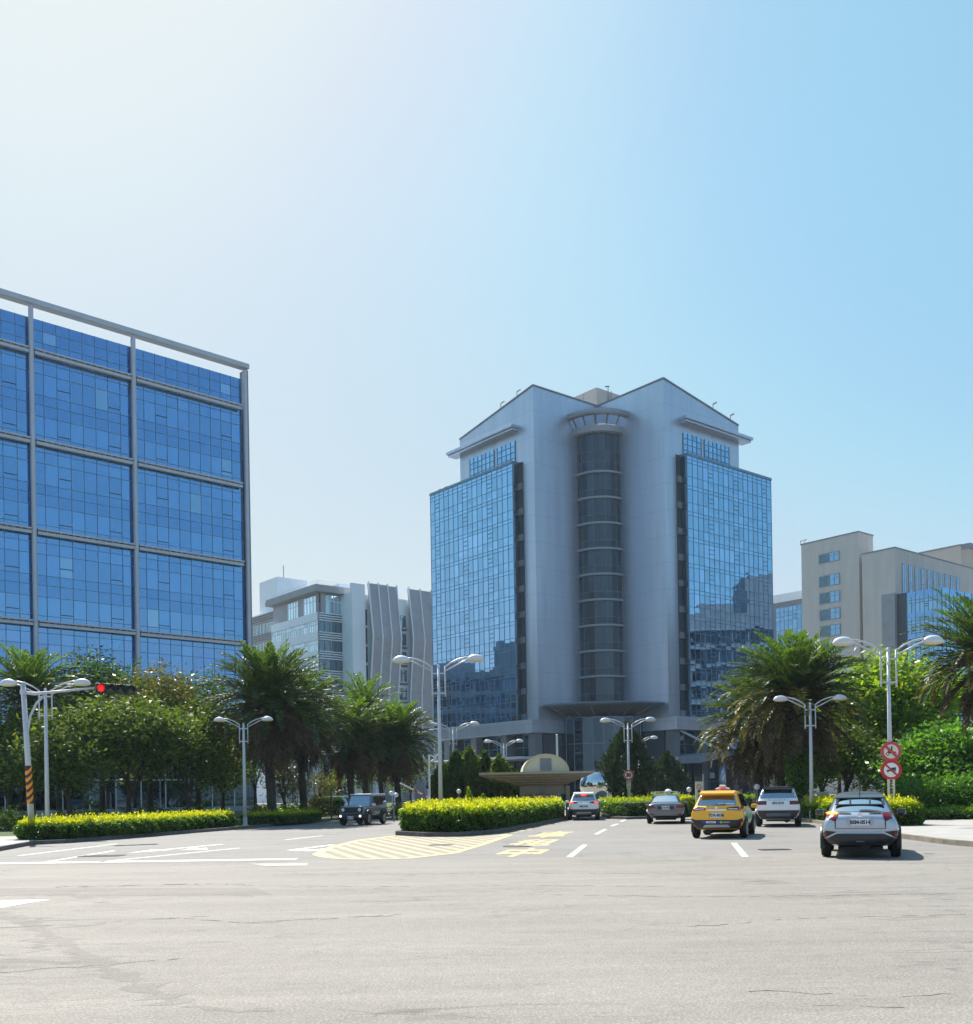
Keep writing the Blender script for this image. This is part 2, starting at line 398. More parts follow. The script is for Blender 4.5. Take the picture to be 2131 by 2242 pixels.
# ---- painted markings
def mark(name, pts, m, z=.004, **kw):
    return MB().poly([(p[0], p[1], z) for p in pts]).build(name, m, kind='structure', **kw)
def pm(pxs): return [G(x, y) for x, y in pxs]
def line(p, q, w):
    d = (q-p).normalized(); n = Vector((-d.y, d.x, 0))*w/2
    return [p-n, q-n, q+n, p+n]
MB().poly([(-16.2, 27.2, .004), (-5.1, 26.9, .004), (-5.1, 27.45, .004), (-16.2, 27.75, .004)]).build('stop_line', M['mark_white'], kind='structure')
mark('worn_paint', pm([(545, 1891), (676, 1890), (672, 1896), (580, 1897)]), mat('faint road paint', (.285, .272, .25), .7, var=.2, vscale=5))
for (a, b, w) in [((213, 1888), (525, 1857), .16), ((104, 1887), (250, 1863), .16), ((40, 1874), (255, 1848), .16), ((625, 1839), (706, 1830), .15),
                  ((560, 1816), (690, 1808), .12)]:
    mark('lane_line', line(G(*a), G(*b), w), M['mark_white'])
for (a, b) in [((1247, 1877), (1281, 1850)), ((1305, 1827), (1326, 1816)), ((1339, 1809), (1353, 1804)), ((1360, 1799), (1369, 1795)), ((1632, 1876), (1607, 1846))]:
    mark('lane_dash', line(G(*a), G(*b), .17), M['mark_white'])
# arrows pointing towards the junction (outline in metres, +y = travel direction)
def arrow(name, o, ang, parts):
    c, s = math.cos(ang), math.sin(ang)
    mb = MB()
    for k, pl in enumerate(parts): mb.poly([(o.x+x*c-y*s, o.y+x*s+y*c, .004+.0005*k) for x, y in pl])
    return mb.build(name, M['mark_white'], kind='structure')
ST = [[(-.11, -3.4), (.11, -3.4), (.11, 0), (-.11, 0)], [(-.42, 0), (.42, 0), (0, 1.7)]]
TR = [[(.1, -1.6), (1.0, -.7), (1.0, -.35), (.1, -1.1)], [(.9, -1.15), (1.65, -.15), (.75, .1)]]
TL = [[(-.11, -3.0), (.11, -3.0), (.11, .3), (-.11, .3)], [(-.11, .31), (-.11, -.1), (-.75, -.1), (-.75, .31)], [(-.74, -.55), (-.74, .8), (-1.55, .1)]]
p0 = G(355, 1861); arrow('direction_arrow', p0, math.pi-.34, ST+[[(-x, y) for x, y in q] for q in TR])
p0 = G(642, 1861); arrow('direction_arrow', p0, math.pi-.28, TL)
mark('direction_arrow', pm([(0, 1972), (112, 1970), (60, 1978), (0, 1989)]), M['mark_white'])
# yellow hatched nose of the median
HZ = pm([(683, 1871), (720, 1855), (780, 1840), (862, 1830), (925, 1833), (1010, 1832.5), (1091, 1827), (1125, 1828), (1062, 1850), (1003, 1868), (900, 1880), (800, 1882.5), (740, 1881), (700, 1877)])
HZ = [Vector((p.x, p.y, 0)) for p in HZ]
mark('hatched_area', HZ, mat('worn yellow ground', (.235, .21, .16), .8, var=.2, vscale=3), z=.003)
bm_h = MB(); nH = len(HZ); inn = []; HS = 1 if sum(HZ[i-1].cross(HZ[i]).z for i in range(nH)) > 0 else -1
for i, p in enumerate(HZ):
    t = (HZ[(i+1) % nH]-HZ[i-1]).normalized(); inn.append(Vector((p.x-t.y*.22*HS, p.y+t.x*.22*HS, 0)))
for i in list(range(0, 3))+list(range(7, nH)):
    j = (i+1) % nH
    bm_h.poly([(HZ[i].x, HZ[i].y, .006), (HZ[j].x, HZ[j].y, .006), (inn[j].x, inn[j].y, .006), (inn[i].x, inn[i].y, .006)])
bm_h.build('hatch_border', M['mark_yellow'], kind='structure')
def clip(poly, n, c, keep):
    out = []
    for i in range(len(poly)):
        p, q = poly[i-1], poly[i]; a, b = (p.dot(n)-c)*keep, (q.dot(n)-c)*keep
        if (a >= 0) != (b >= 0): out.append(p+(q-p)*(a/(a-b)))
        if b >= 0: out.append(q)
    return out
hs = MB(); hn = Vector((.955, .294, 0)).normalized(); lo = min(p.dot(hn) for p in inn); hi = max(p.dot(hn) for p in inn)
c0 = lo
while c0 < hi:
    pl = clip(clip(inn, hn, c0, 1), hn, c0+.25, -1)
    if len(pl) > 2: hs.poly([(p.x, p.y, .006) for p in pl])
    c0 += .50
hs.build('hatch_stripes', M['mark_worn'], kind='structure')
yl = MB(); ya, yb = G(1098, 1829), G(1245, 1797)
for k in range(10):
    p = ya+(yb-ya)*(k/10); q = ya+(yb-ya)*((k+.62)/10); yl.poly([(v.x, v.y, .005) for v in line(p, q, .2)])
yl.build('edge_line', M['mark_yellow'], kind='structure')
def text_mesh(s, size=1, ext=0, bold=0):
    cu_ = bpy.data.curves.new('t', 'FONT'); cu_.body = s; cu_.size = size; cu_.align_x = 'CENTER'; cu_.align_y = 'CENTER'; cu_.extrude = ext; cu_.offset = bold
    cu_.resolution_u = 3
    o = bpy.data.objects.new('t', cu_); COL.objects.link(o)
    me = bpy.data.meshes.new_from_object(o.evaluated_get(bpy.context.evaluated_depsgraph_get()))
    bpy.data.objects.remove(o); bpy.data.curves.remove(cu_)
    me.materials.clear()
    return me
def text(s, size, m, M4, name='lettering', parent=None, sx=1, sy=1, ext=0, bold=0, **kw):
    me = text_mesh(s, size, ext, bold)
    me.transform(M4 @ Matrix.Diagonal((sx, sy, 1, 1)))
    return link(name, me, m, parent, **kw)
# lane lettering, stretched along the lane
for ch, (ax, ay), (bx, by) in [('中', (1140, 1868), (0, 0)), ('租', (1170, 1846), (0, 0)), ('車', (1205, 1828), (0, 0))]:
    p = G(ax, ay); hd = -.20
    stretch = {'中': 4.0, '租': 4.4, '車': 5.6}[ch]
    text(ch, 1.45, M['mark_yellow'], Matrix.Translation((p.x, p.y, .005)) @ Matrix.Rotation(hd, 4, 'Z'), 'lane_lettering', sy=stretch/1.45, bold=.03, kind='structure')
for i, (px, py, r) in enumerate([(966, 1850.5, .42), (1133, 1853.5, .45)]):
    p = G(px, py); mh = MB(p)
    mh.lathe([(0, .012), (r*.86, .012), (r*.88, .004), (r*.95, .004), (r, .014), (r, .001)], 28, p)
    lbl = ['round iron manhole cover set in the yellow hatched nose of the median', 'round iron manhole cover in the lane beside the yellow lettering'][i]
    o = mh.build('manhole_cover', M['iron']); o.location = p; tag(o, lbl, 'manhole cover', 'manhole covers')
for i, (px0, px1, py, nm, lbl, wd_) in enumerate([(1663, 1728, 1861, 'drain_grate', 'dark iron drain grate in the road behind the yellow taxi', .5), (183, 262, 1874.5, 'drain_grate', 'dark drain grate in the left lane in front of the signal pole', .7)]):
    a, b = G(px0, py), G(px1, py); c = (a+b)/2; mb = MB(c); L_ = (b-a).length; n = int(L_/.07)
    mb.box(a.x, b.x, c.y-wd_/2, c.y-wd_/2+.05, .001, .016); mb.box(a.x, b.x, c.y+wd_/2-.05, c.y+wd_/2, .001, .016)
    for k in range(n+1):
        x = a.x+L_*k/n; mb.box(x-.02, x+.02, c.y-wd_/2+.05, c.y+wd_/2-.05, .001, .014)
    mb.box(a.x, b.x, c.y-wd_/2+.05, c.y+wd_/2-.05, .0005, .003)
    o = mb.build(nm, M['iron']); o.location = c; tag(o, lbl, 'drain')

# ------------------------------------------------------------------ buildings
D1 = Vector((-.634, .773, 0)).normalized()      # away to the left
D2 = Vector((.773, .634, 0)).normalized()       # away to the right
M['blue_glass'] = glass_mat('blue mirror glass', (.235, .46, .80), (.02, .06, .15), .76, var=.08)
M['sky_glass'] = glass_mat('light blue glass', (.295, .52, .75), (.02, .07, .13), .78, var=.15)
M['blue_spandrel'] = glass_mat('blue spandrel glass', (.205, .415, .75), (.018, .05, .14), .74, var=.06)
M['blind'] = glass_mat('glass over pale blinds', (.36, .60, .88), (.10, .17, .28), .68, var=.1)
M['dark_glass'] = glass_mat('dark lobby glass', (.22, .33, .42), (.012, .022, .035), .5, var=.3)
M['lobby_dark'] = glass_mat('dark ground floor glass', (.12, .19, .25), (.01, .014, .022), .45, var=.3)
M['ring'] = mat('grey ring metal', (.30, .33, .39), .5, metal=.2)
M['drum_glass'] = glass_mat('curved stair glass', (.20, .27, .36), (.04, .05, .06), .20, rough=.06, var=.2)
M['pale_glass'] = glass_mat('pale window glass', (.55, .75, .85), (.10, .16, .2), .6, var=.3)
M['mullion_blue'] = mat('blue grey mullion', (.15, .25, .36), .45, metal=.45)
M['alu'] = mat('aluminium cladding', (.49, .50, .56), .42, metal=.25, var=.07, vscale=.6)
M['alu_dark'] = mat('grey steel', (.20, .215, .25), .5, var=.1, vscale=1)
M['panel'] = mat('pale metal wall panel', (.49, .535, .635), .33, metal=.75, var=.09, vscale=.7, stretch=(1, 1, .1))
M['roof_beam'] = mat('roof beam metal', (.46, .50, .56), .45, metal=.2, var=.08, vscale=1)
M['pier'] = mat('grey stone pier', (.17, .18, .205), .55, metal=.2, var=.08, vscale=.8)
M['slot'] = mat('dark slot cladding', (.035, .05, .075), .5)
M['tan'] = mat('tan tile wall', (.54, .50, .46), .75, var=.09, vscale=.6, stretch=(1, 1, .12))
M['tan2'] = mat('warm beige wall', (.50, .44, .39), .75, var=.05, vscale=.4)
M['white_wall'] = mat('white wall panel', (.74, .80, .86), .6, var=.05, vscale=.4)
M['grey_panel'] = mat('grey brown cladding', (.35, .35, .385), .6, var=.1, vscale=.6)
M['grey_wall'] = mat('grey stone wall', (.30, .31, .33), .7, var=.1, vscale=.5)
def joints(m, sx, sz, dark=.82):
    # thin panel joints as part of the cladding
    nt = m.node_tree; b = nt.nodes['Principled BSDF']; src = b.inputs['Base Color'].links[0].from_socket
    N = nt.nodes.new; L = nt.links.new
    tc = N('ShaderNodeTexCoord'); sp = N('ShaderNodeSeparateXYZ'); L(tc.outputs['Object'], sp.inputs[0])
    def ln(sock, per, w):
        k = N('ShaderNodeMath'); k.operation = 'PINGPONG'; k.inputs[1].default_value = per/2; L(sock, k.inputs[0])
        g = N('ShaderNodeMath'); g.operation = 'LESS_THAN'; g.inputs[1].default_value = w; L(k.outputs[0], g.inputs[0]); return g.outputs[0]
    h = ln(sp.outputs['Z'], sz, .035)
    r = N('ShaderNodeMapRange'); r.inputs[3].default_value = 1; r.inputs[4].default_value = dark; L(h, r.inputs[0])
    mx = N('ShaderNodeMixRGB'); mx.blend_type = 'MULTIPLY'; mx.inputs[0].default_value = 1; L(src, mx.inputs[1]); L(r.outputs[0], mx.inputs[2]); L(mx.outputs[0], b.inputs['Base Color'])
joints(M['panel'], 3, 3.9, .80); joints(M['tan'], 2, 2.0, .93); joints(M['grey_panel'], 2, 8, .8)

def curtain(root, org, fr, l0, l1, o, z0, z1, ncol, rows, glass, mul, name='curtain_wall', mw=.05, mp=.07, jit=.006, vents=(), label=None, alt=None, blind=()):
    """one glazed field: separate panes with a little play, plus its mullion grid as a sub-part"""
    g = MB(org); cw = (l1-l0)/ncol; zs = [z0]+[z0+r for r in rows if 0 < r < z1-z0-.05]+[z1]
    for i in range(ncol):
        for j in range(len(zs)-1):
            a, b = l0+i*cw, l0+(i+1)*cw; q = [rnd.uniform(-jit, jit) for _ in range(3)]; q.append(q[0]+q[2]-q[1])
            pts = [fr(a, o+q[0], zs[j]), fr(b, o+q[1], zs[j]), fr(b, o+q[2], zs[j+1]), fr(a, o+q[3], zs[j+1])]
            g.poly(pts if not fr.flip else pts[::-1])
    go = g.build(name, glass, root)
    nr = len(zs)-1
    if alt:
        go.data.materials.append(alt[1])
        for i in range(ncol):
            for j in alt[0]:
                if j < nr: go.data.polygons[i*nr+j].material_index = 1
    if blind:
        go.data.materials.append(M['blind']); mi = len(go.data.materials)-1
        for i, j in blind:
            if i < ncol and j < nr: go.data.polygons[i*nr+j].material_index = mi
    if label: go['label'] = label
    m = MB(org)
    for i in range(ncol+1): m.fbox(fr, l0+i*cw-mw/2, l0+i*cw+mw/2, o-.02, o+mp, z0, z1)
    for z in zs[1:-1]:
        for i in range(ncol): m.fbox(fr, l0+i*cw+mw/2, l0+(i+1)*cw-mw/2, o-.02, o+mp*.8, z-mw/2, z+mw/2)
    for i, za, zb in vents:
        if i < ncol:
            for z in (za, zb): m.fbox(fr, l0+i*cw+mw/2, l0+(i+1)*cw-mw/2, o-.02, o+mp*1.1, z0+z-mw*.7, z0+z+mw*.7)
    m.build('mullion', mul, go)
    return go

# ======== blue glass office block on the left
P = W(547, 1400, 110); P = Vector((P.x, P.y, 0))
root = thing('office_building', 'blue mirror glass office block with white beams and columns, behind the left trees', 'building', P)
fr = Fr(P, (-.736, -.677, 0))
bays = [(0.55, 12.7, 10), (12.7, 22.5, 8), (22.5, 35.0, 10), (35.0, 45.0, 8)]
zb = [1.5, 9.75, 18.2, 26.75, 35.15, 43.55, 48.3]
mb = MB(P)
q = [fr(.45, -.35, 0), fr(45, -.35, 0), fr(45, -34, 0), fr(.45, -34, 0)]
mb.prism(q if not fr.flip else q[::-1], 0, 43.6); mb.build('core', M['slot'], root)
ROW = [.75, 2.55, 3.65, 4.55, 6.55, 7.6]
for k in range(len(zb)-1):
    for (l0, l1, n) in bays:
        z0, z1 = zb[k], zb[k+1]
        if k == 5: z1 = 46.75
        rows = ROW if k < 5 else [1.1, 2.2]
        v = [(1, 5.0, 5.0), (n-3, 5.4, 5.4), (1, 1.2, 1.2), (n-3, 1.0, 1.0)] if k < 5 else ()
        curtain(root, P, fr, l0, l1, -.05, z0, z1, n, rows, M['blue_glass'], M['mullion_blue'], mw=.045, mp=.05, vents=v, alt=((2, 3), M['blue_spandrel']) if k < 5 else ((0, 1, 2), M['blue_spandrel']), blind=[(i, j) for i in range(n) for j in (1, 4) if rnd.random() < .05])
        mb = MB(P)
        a, b = l0+.25, l1-.3
        if k > 0 or True:
            zz = zb[k+1] if k < 5 else None
            if zz:
                mb.fbox(fr, a, b, .10, .50, zz-.30, zz-.02); mb.fbox(fr, a, b, .10, .62, zz+.08, zz+.22)
                for t in range(int((b-a)/.62)): mb.fbox(fr, a+.3+t*.62, a+.38+t*.62, .12, .58, zz-.02, zz+.08)
                mb.build('sunshade_beam', M['alu'], root)
for l in (.28, 12.7, 22.5, 35.0, 45.0):
    mb = MB(P); mb.tube([fr(l, .42, 0), fr(l, .42, 47.6)], .22, 12); mb.fbox(fr, l-.08, l+.08, -.05, .2, 0, 47.5)
    mb.build('column', M['alu'], root, smooth=False)
mb = MB(P); mb.fbox(fr, -.1, 45.5, -.2, .75, 47.78, 48.3); mb.build('roof_beam', M['roof_beam'], root, bevel=.05)
mb = MB(P); mb.fbox(fr, -.05, .35, -.6, .5, 0, 47.64); mb.build('edge_fin', M['alu_dark'], root)
# side wall turned away from the street, seen in the reflections
fs = Fr(P+fr.a*.2, -fr.n)
fs.n = -fr.a; fs.flip = fs.a.cross(fs.n).z < 0
for k in range(5): curtain(root, P, fs, .6, 34, .02, zb[k], zb[k+1]-.4, 16, ROW, M['dark_glass'], M['alu'], mw=.12)
for k in range(5):
    mb = MB(P); mb.fbox(fs, .6, 34, 0, .3, zb[k+1]-.4, zb[k+1]); mb.build('floor_band', M['alu'], root)
# plinth storey behind the tree trunks
mb = MB(P); mb.fbox(fr, -.2, 46, -.2, 1.6, 4.6, 5.3); mb.fbox(fr, -.2, 46, .3, 1.5, 0, .7); mb.build('plinth_band', M['grey_wall'], root)
curtain(root, P, fr, 0, 46, .7, .7, 4.6, 18, [2.8], M['lobby_dark'], M['alu'], name='shopfront', mw=.12)

# ======== tower in the middle: two white wings, glass boxes, stair drum between
P1 = W(1178, 1500, 151); P2 = W(1464, 1500, 149.2)
P1, P2 = Vector((P1.x, P1.y, 0)), Vector((P2.x, P2.y, 0))
C0 = (P1+P2)/2
root = thing('office_tower', 'silver tower with two pointed wings, blue glass walls and a dark round stair drum', 'building', C0)
t_ = (P2-P1).x/(D2.x-D1.x); NC = P1+D2*t_
ZB, ZG0, ZG1, ZR, ZRE = 11.3, 12.5, 51.2, 62.0, 58.9
FH = 3.87
for (Pw, a, inner) in ((P1, D1, D2), (P2, D2, D1)):
    fr = Fr(Pw, a)
    # white wing: the face beside the ridge, the notch wall, the raised gable
    mb = MB(C0)
    L18 = 17.8
    e1, e2 = Pw+a*L18, Pw+inner*(t_+1.0); e3 = e1+inner*(t_+1.0)
    pb = [Pw, e1, e3, e2]; zt = [ZR, ZRE, ZRE, ZR]
    if (e1-Pw).cross(e2-Pw).z < 0: pb, zt = pb[::-1], zt[::-1]
    mb.hexa([(p.x, p.y, ZB) for p in pb]+[(p.x, p.y, z) for p, z in zip(pb, zt)])
    w = mb.build('wing_wall', M['panel'], root)
    mb = MB(C0)
    for k, (p, q, za, zc) in enumerate(((Pw, e1, ZR, ZRE), (Pw, e2, ZR, ZR))):
        n_ = Vector((0, 0, .22)); d = (q-p).normalized(); nn = Vector((d.y, -d.x, 0)); nn = nn if nn.dot(-C0) > 0 else -nn
        A, B = Vector((p.x, p.y, za+.003)), Vector((q.x, q.y, zc+.003))
        mb.hexa([A+nn*.12, B+nn*.12, B-nn*.3, A-nn*.3, A+nn*.12+n_, B+nn*.12+n_, B-nn*.3+n_, A-nn*.3+n_])
    mb.build('coping', M['alu_dark'], w)
    mb = MB(C0); mb.fbox(fr, 3.3, 19.6, -.8, 1.5, 56.6, 57.05); mb.fbox(fr, 3.5, 19.4, -.6, 1.2, 56.25, 56.6); mb.build('eave', M['panel'], root, bevel=.06)
    for (la, lb_, n) in ((4.2, 8.4, 4), (9.2, 15.2, 6)):
        wn_ = curtain(root, C0, fr, la, lb_, .06, ZG1+.3, 55.0, n, [.9, 1.8, 2.7], M['sky_glass'], M['mullion_blue'], name='window', mw=.09)
    # glass box, one field per storey
    la, lb_ = 3.5, 24.4; o = 1.25
    mb = MB(C0); mb.fbox(fr, la+.05, lb_, -12, o-.1, ZG0-.1, ZG1-.05); mb.build('box_core', M['slot'], root)
    mb = MB(C0); mb.fbox(fr, la-.02, lb_+.08, -12, o+.12, ZG1-.05, ZG1+.35); mb.build('parapet', M['mullion_blue'], root)
    for k in range(10):
        z0 = ZG0+k*FH; z1 = min(z0+FH, ZG1)
        curtain(root, C0, fr, la, lb_, o, z0, z1, 17, [.75, 2.75, 3.3], M['sky_glass'], M['mullion_blue'], mw=.06, mp=.05, jit=.0035, vents=[(4, 1.45, 2.1), (9, 1.45, 2.1), (15, 1.45, 2.1)], blind=([(i, j) for i in range(6, 11) for j in (0, 1)] if k == 7 and a is D1 else [])+[(i, 1) for i in range(17) if rnd.random() < .03])
    fe = Fr(Pw+a*la+fr.n*o, -fr.n); fe.n = -a; fe.flip = fe.a.cross(fe.n).z < 0
    curtain(root, C0, fe, 0, o, .02, ZG0, ZG1, 1, [k*FH for k in range(1, 10)], M['dark_glass'], M['mullion_blue'], name='side_glass', mw=.06)
    # slot beside the glass box
    mb = MB(C0); mb.fbox(fr, la-1.0, la-.03, -.02, .05, ZG0, ZG1+.2); sl_ = mb.build('slot', M['slot'], root)
    for k in range(10):
        mb = MB(C0); mb.fbox(fr, la-.95, la-.05, .05, .3, ZG0+k*FH, ZG0+k*FH+.9); mb.build('spandrel', M['alu_dark'], sl_)
    # ledge, piers and the glazed base
    mb = MB(C0); mb.fbox(fr, -.4, 25.4, -6, 1.7, ZB-.9, ZG0-.15); mb.build('ledge', M['panel'], root, bevel=.05)
    for l in (.6, 7.0, 14.4, 21.5):
        mb = MB(C0); mb.fbox(fr, l-.7, l+.7, -.6, .9, 0, ZB-.9); mb.build('pier', M['pier'], root)
    curtain(root, C0, fr, .2, 25, -.8, 6.8, ZB-.9, 12, [1.6], M['lobby_dark'], M['mullion_blue'], name='base_glazing', mw=.12)
    mb = MB(C0); mb.fbox(fr, 0, 25, -9, -.95, 0, ZB-.85); mb.build('base_core', M['slot'], root)
    curtain(root, C0, fr, .2, 25, -.85, .2, 6.4, 10, [2.6], M['dark_glass'], M['mullion_blue'], name='shopfront', mw=.14)
fr = Fr(P1, D1)
mb = MB(C0); mb.fbox(fr, -3.0, 30, -.5, 6.5, 6.35, 6.75); mb.build('canopy', M['alu'], root, bevel=.08)
fr = Fr(P2, D2)
mb = MB(C0)
ca, cb = fr(1.5, -.5, 0), fr(19, -.5, 0)
mb.fbox(fr, 4.0, 19, -.4, 7.2, 6.2, 7.0); mb.hexa([fr(-1.5, -.4, 5.4), fr(4, -.4, 6.2), fr(4, 7.2, 6.2), fr(0.5, 5.0, 5.4), fr(-1.5, -.4, 6.3), fr(4, -.4, 7.0), fr(4, 7.2, 7.0), fr(.5, 5.0, 6.3)])
mb.build('canopy', M['alu_dark'], root)
for l in (2.5, 7.2, 12): 
    mb = MB(C0); mb.tube([fr(l-1.2, 1.0, ZB-1), fr(l+1.6, 6.4, 7.0)], .16, 8); mb.build('tie_rod', M['alu'], root)
for l in (5.5, 12.5):
    mb = MB(C0); mb.tube([fr(l, 5.2, 0), fr(l, 5.2, 6.2)], .55, 14); mb.build('column', M['panel'], root, smooth=True)
# stair drum
CC = NC+(D1+D2).normalized()*(-.6)
fwd = math.atan2(-(D1+D2).y, -(D1+D2).x)
def arcpts(r, n, w=math.radians(115)): return [(CC.x+r*math.cos(fwd-w+2*w*i/n), CC.y+r*math.sin(fwd-w+2*w*i/n)) for i in range(n+1)]
ringz = [15.2+3.9*k for k in range(10)]
Rg = 4.15
for k, z in enumerate(ringz):
    z1 = ringz[k+1] if k < 9 else 56.2
    ap = arcpts(Rg, 18); g = MB(C0)
    hz = [z, z+(z1-z)*.33, z1] if k < 9 else [z, z+1.7, z+3.2, z1]
    for i in range(18):
        for j in range(len(hz)-1):
            g.poly([(*ap[i], hz[j]), (*ap[i+1], hz[j]), (*ap[i+1], hz[j+1]), (*ap[i], hz[j+1])])
    go = g.build('drum_glass', M['drum_glass'], root)
    m = MB(C0)
    for i in range(0, 19, 2):
        x, y = arcpts(Rg+.03, 18)[i]; m.tube([(x, y, z), (x, y, z1)], .035, 4)
    for h in hz[1:-1]: m.tube([(*p, h) for p in arcpts(Rg+.03, 18)], .03, 4)
    m.build('mullion', M['alu_dark'], go)
    m = MB(C0); m.lathe([(Rg-.3, -.16), (Rg+.36, -.16), (Rg+.42, 0), (Rg+.36, .16), (Rg-.3, .16)], 40, (CC.x, CC.y, z1 if k < 9 else 56.4)); m.build('sunshade_ring', M['ring'], root)
for r, n_ in ((3.0, 'drum_core'),):
    m = MB(C0); m.lathe([(r, 0), (r, 56.3), (0, 56.3)], 24, (CC.x, CC.y, 0)); m.build(n_, M['alu_dark'], root, smooth=True)
m = MB(C0); m.lathe([(4.0, 56.3), (4.9, 56.3), (5.05, 57.2), (4.7, 57.4), (4.0, 57.4), (4.0, 56.3)], 40, (CC.x, CC.y, 0)); m.build('crown_base', M['ring'], root)
m = MB(C0); m.lathe([(5.2, 58.6), (6.1, 58.6), (6.25, 58.9), (6.1, 59.3), (5.2, 59.3), (5.2, 58.6)], 40, (CC.x, CC.y, 0)); m.build('crown_ring', M['ring'], root)
for i in range(18):
    a = 2*math.pi*i/18; ca_, sa_ = math.cos(a), math.sin(a)
    m = MB(C0); m.tube([(CC.x+4.6*ca_, CC.y+4.6*sa_, 57.3), (CC.x+4.95*ca_, CC.y+4.95*sa_, 57.9), (CC.x+5.6*ca_, CC.y+5.6*sa_, 58.65)], .14, 6); m.build('crown_strut', M['pier'], root)
# round entrance canopy and the glazed lobby under it
m = MB(C0); m.lathe([(0, 15.0), (12.0, 14.65), (12.3, 14.4), (12.0, 14.15), (8.6, 13.3), (0, 13.1)], 48, (CC.x, CC.y, 0)); m.build('entrance_disc', M['pier'], root)
for i in range(24):
    a = 2*math.pi*i/24
    m = MB(C0); pts = [(CC.x+r*math.cos(a), CC.y+r*math.sin(a), z) for r, z in ((8.4, 13.2), (11.6, 13.98), (11.6, 13.8), (8.4, 12.7))]
    m.extr(pts, (-.12*math.sin(a), .12*math.cos(a), 0)); m.build('canopy_rib', M['alu_dark'], root)
for j in range(3):
    zz = [.2, 4.6, 8.8, 12.7]; ap = arcpts(8.3, 18, math.radians(95)); g = MB(C0)
    for i in range(18): g.poly([(*ap[i], zz[j]), (*ap[i+1], zz[j]), (*ap[i+1], zz[j+1]-.1), (*ap[i], zz[j+1]-.1)])
    go = g.build('lobby_glass', M['lobby_dark'], root); m = MB(C0)
    for i in range(19): m.tube([(*ap[i], zz[j]), (*ap[i], zz[j+1])], .06, 4)
    m.tube([(*p, zz[j+1]-.05) for p in ap], .1, 4); m.build('mullion', M['mullion_blue'], go)
# beige core rising behind the drum
K = NC+(D1+D2).normalized()*3.2
mb = MB(C0); kk = [K, K+D2*9, K+D2*9+D1*9, K+D1*9]; mb.prism(kk, 50, 66.3); co = mb.build('lift_core', M['tan2'], root)
mb = MB(C0)
for a_ in (D1, D2):
    n_ = Vector((a_.y, -a_.x, 0)); n_ = n_ if n_.dot(-K) > 0 else -n_
    for l in (3, 6): mb.tube([K+a_*l+n_*.03+Vector((0, 0, 58)), K+a_*l+n_*.03+Vector((0, 0, 66.2))], .03, 4)
mb.build('wall_joint', M['alu_dark'], co)
mb = MB(C0); q = K+D2*2.6+Vector((0, -.4, 0)); mb.tube([q+Vector((0, 0, 58.5)), q+Vector((0, 0, 66.9))], .07, 6); mb.tube([q+Vector((.5, 0, 58.5)), q+Vector((.5, 0, 66.2))], .05, 6); mb.tube([q+Vector((-.5, 0, 66.9)), q+Vector((.2, 0, 66.9))], .12, 6); mb.build('vent_pipe', M['alu_dark'], co)
# little roof fittings
def roof_bits(root, org, pts, m):
    for p in pts:
        mb = MB(org); mb.tube([p, p+Vector((0, 0, .7))], .06, 5); mb.tube([p+Vector((0, 0, .7)), p+Vector((.55, 0, 1.0))], .12, 6); mb.build('roof_camera', m, root)
fa, fb = Fr(P1, D1), Fr(P2, D2)
roof_bits(root, C0, [fa(3.6, 0, 61.6), fa(7.4, 0, 61.0), fa(22.3, 0, ZG1+.3), fa(24, 0, ZG1+.3), fb(11.5, 0, 60.2), fb(15.8, 0, 59.4)], M['alu_dark'])

# ======== grey and white block between the two (banded corner, folded screens)
Pb = W(698, 1400, 215); Pb.z = 0
root = thing('office_building', 'grey and white block with banded windows and folded grey screens, left of the tower', 'building', Pb)
fl, fr = Fr(Pb, D1), Fr(Pb, D2)
lL, lR = along(Pb, D1, 597, 1400), along(Pb, D2, 771, 1400)
mb = MB(Pb); mb.prism([Pb+D1*.02, Pb+D2*lR, Pb+D2*lR+D1*lL, Pb+D1*lL] , 0, 40.2); mb.build('core', M['white_wall'], root)
z = 40.4
for k in range(9):
    mb = MB(Pb); mb.fbox(fl, 0, lL, .0, .35, z-1.7, z); mb.build('white_band', M['white_wall'], root)
    curtain(root, Pb, fl, .1, lL, .12, z-4.05, z-1.7, 24, [1.5], M['pale_glass'], M['white_wall'], name='ribbon_window', mw=.2)
    mb = MB(Pb)
    for j in range(4): mb.fbox(fr, 0, lR, .12, .5, z-.25-j*.5, z-.05-j*.5)
    mb.build('louvre', M['white_wall'], root)
    curtain(root, Pb, fr, 0, lR, .08, z-4.05, z, 6, [2.3], M['dark_glass'], M['slot'], name='ribbon_window', mw=.1)
    z -= 4.05
mb = MB(Pb); mb.fbox(fl, 1.0, lL, -.8, -.3, 40.4, 44.6); mb.fbox(fr, 1.0, lR, -.8, -.3, 40.4, 44.6); mb.build('penthouse_wall', M['grey_panel'], root)
curtain(root, Pb, fl, 1.3, 6.5, -.25, 40.5, 44.3, 4, [2.6], M['pale_glass'], M['white_wall'], name='penthouse_window', mw=.14)
curtain(root, Pb, fl, 9, 13.6, -.25, 40.5, 44.3, 4, [2.6], M['pale_glass'], M['white_wall'], name='penthouse_window', mw=.14)
curtain(root, Pb, fr, 2.0, lR-.3, -.25, 40.5, 44.3, 6, [2.6], M['pale_glass'], M['white_wall'], name='penthouse_window', mw=.14)
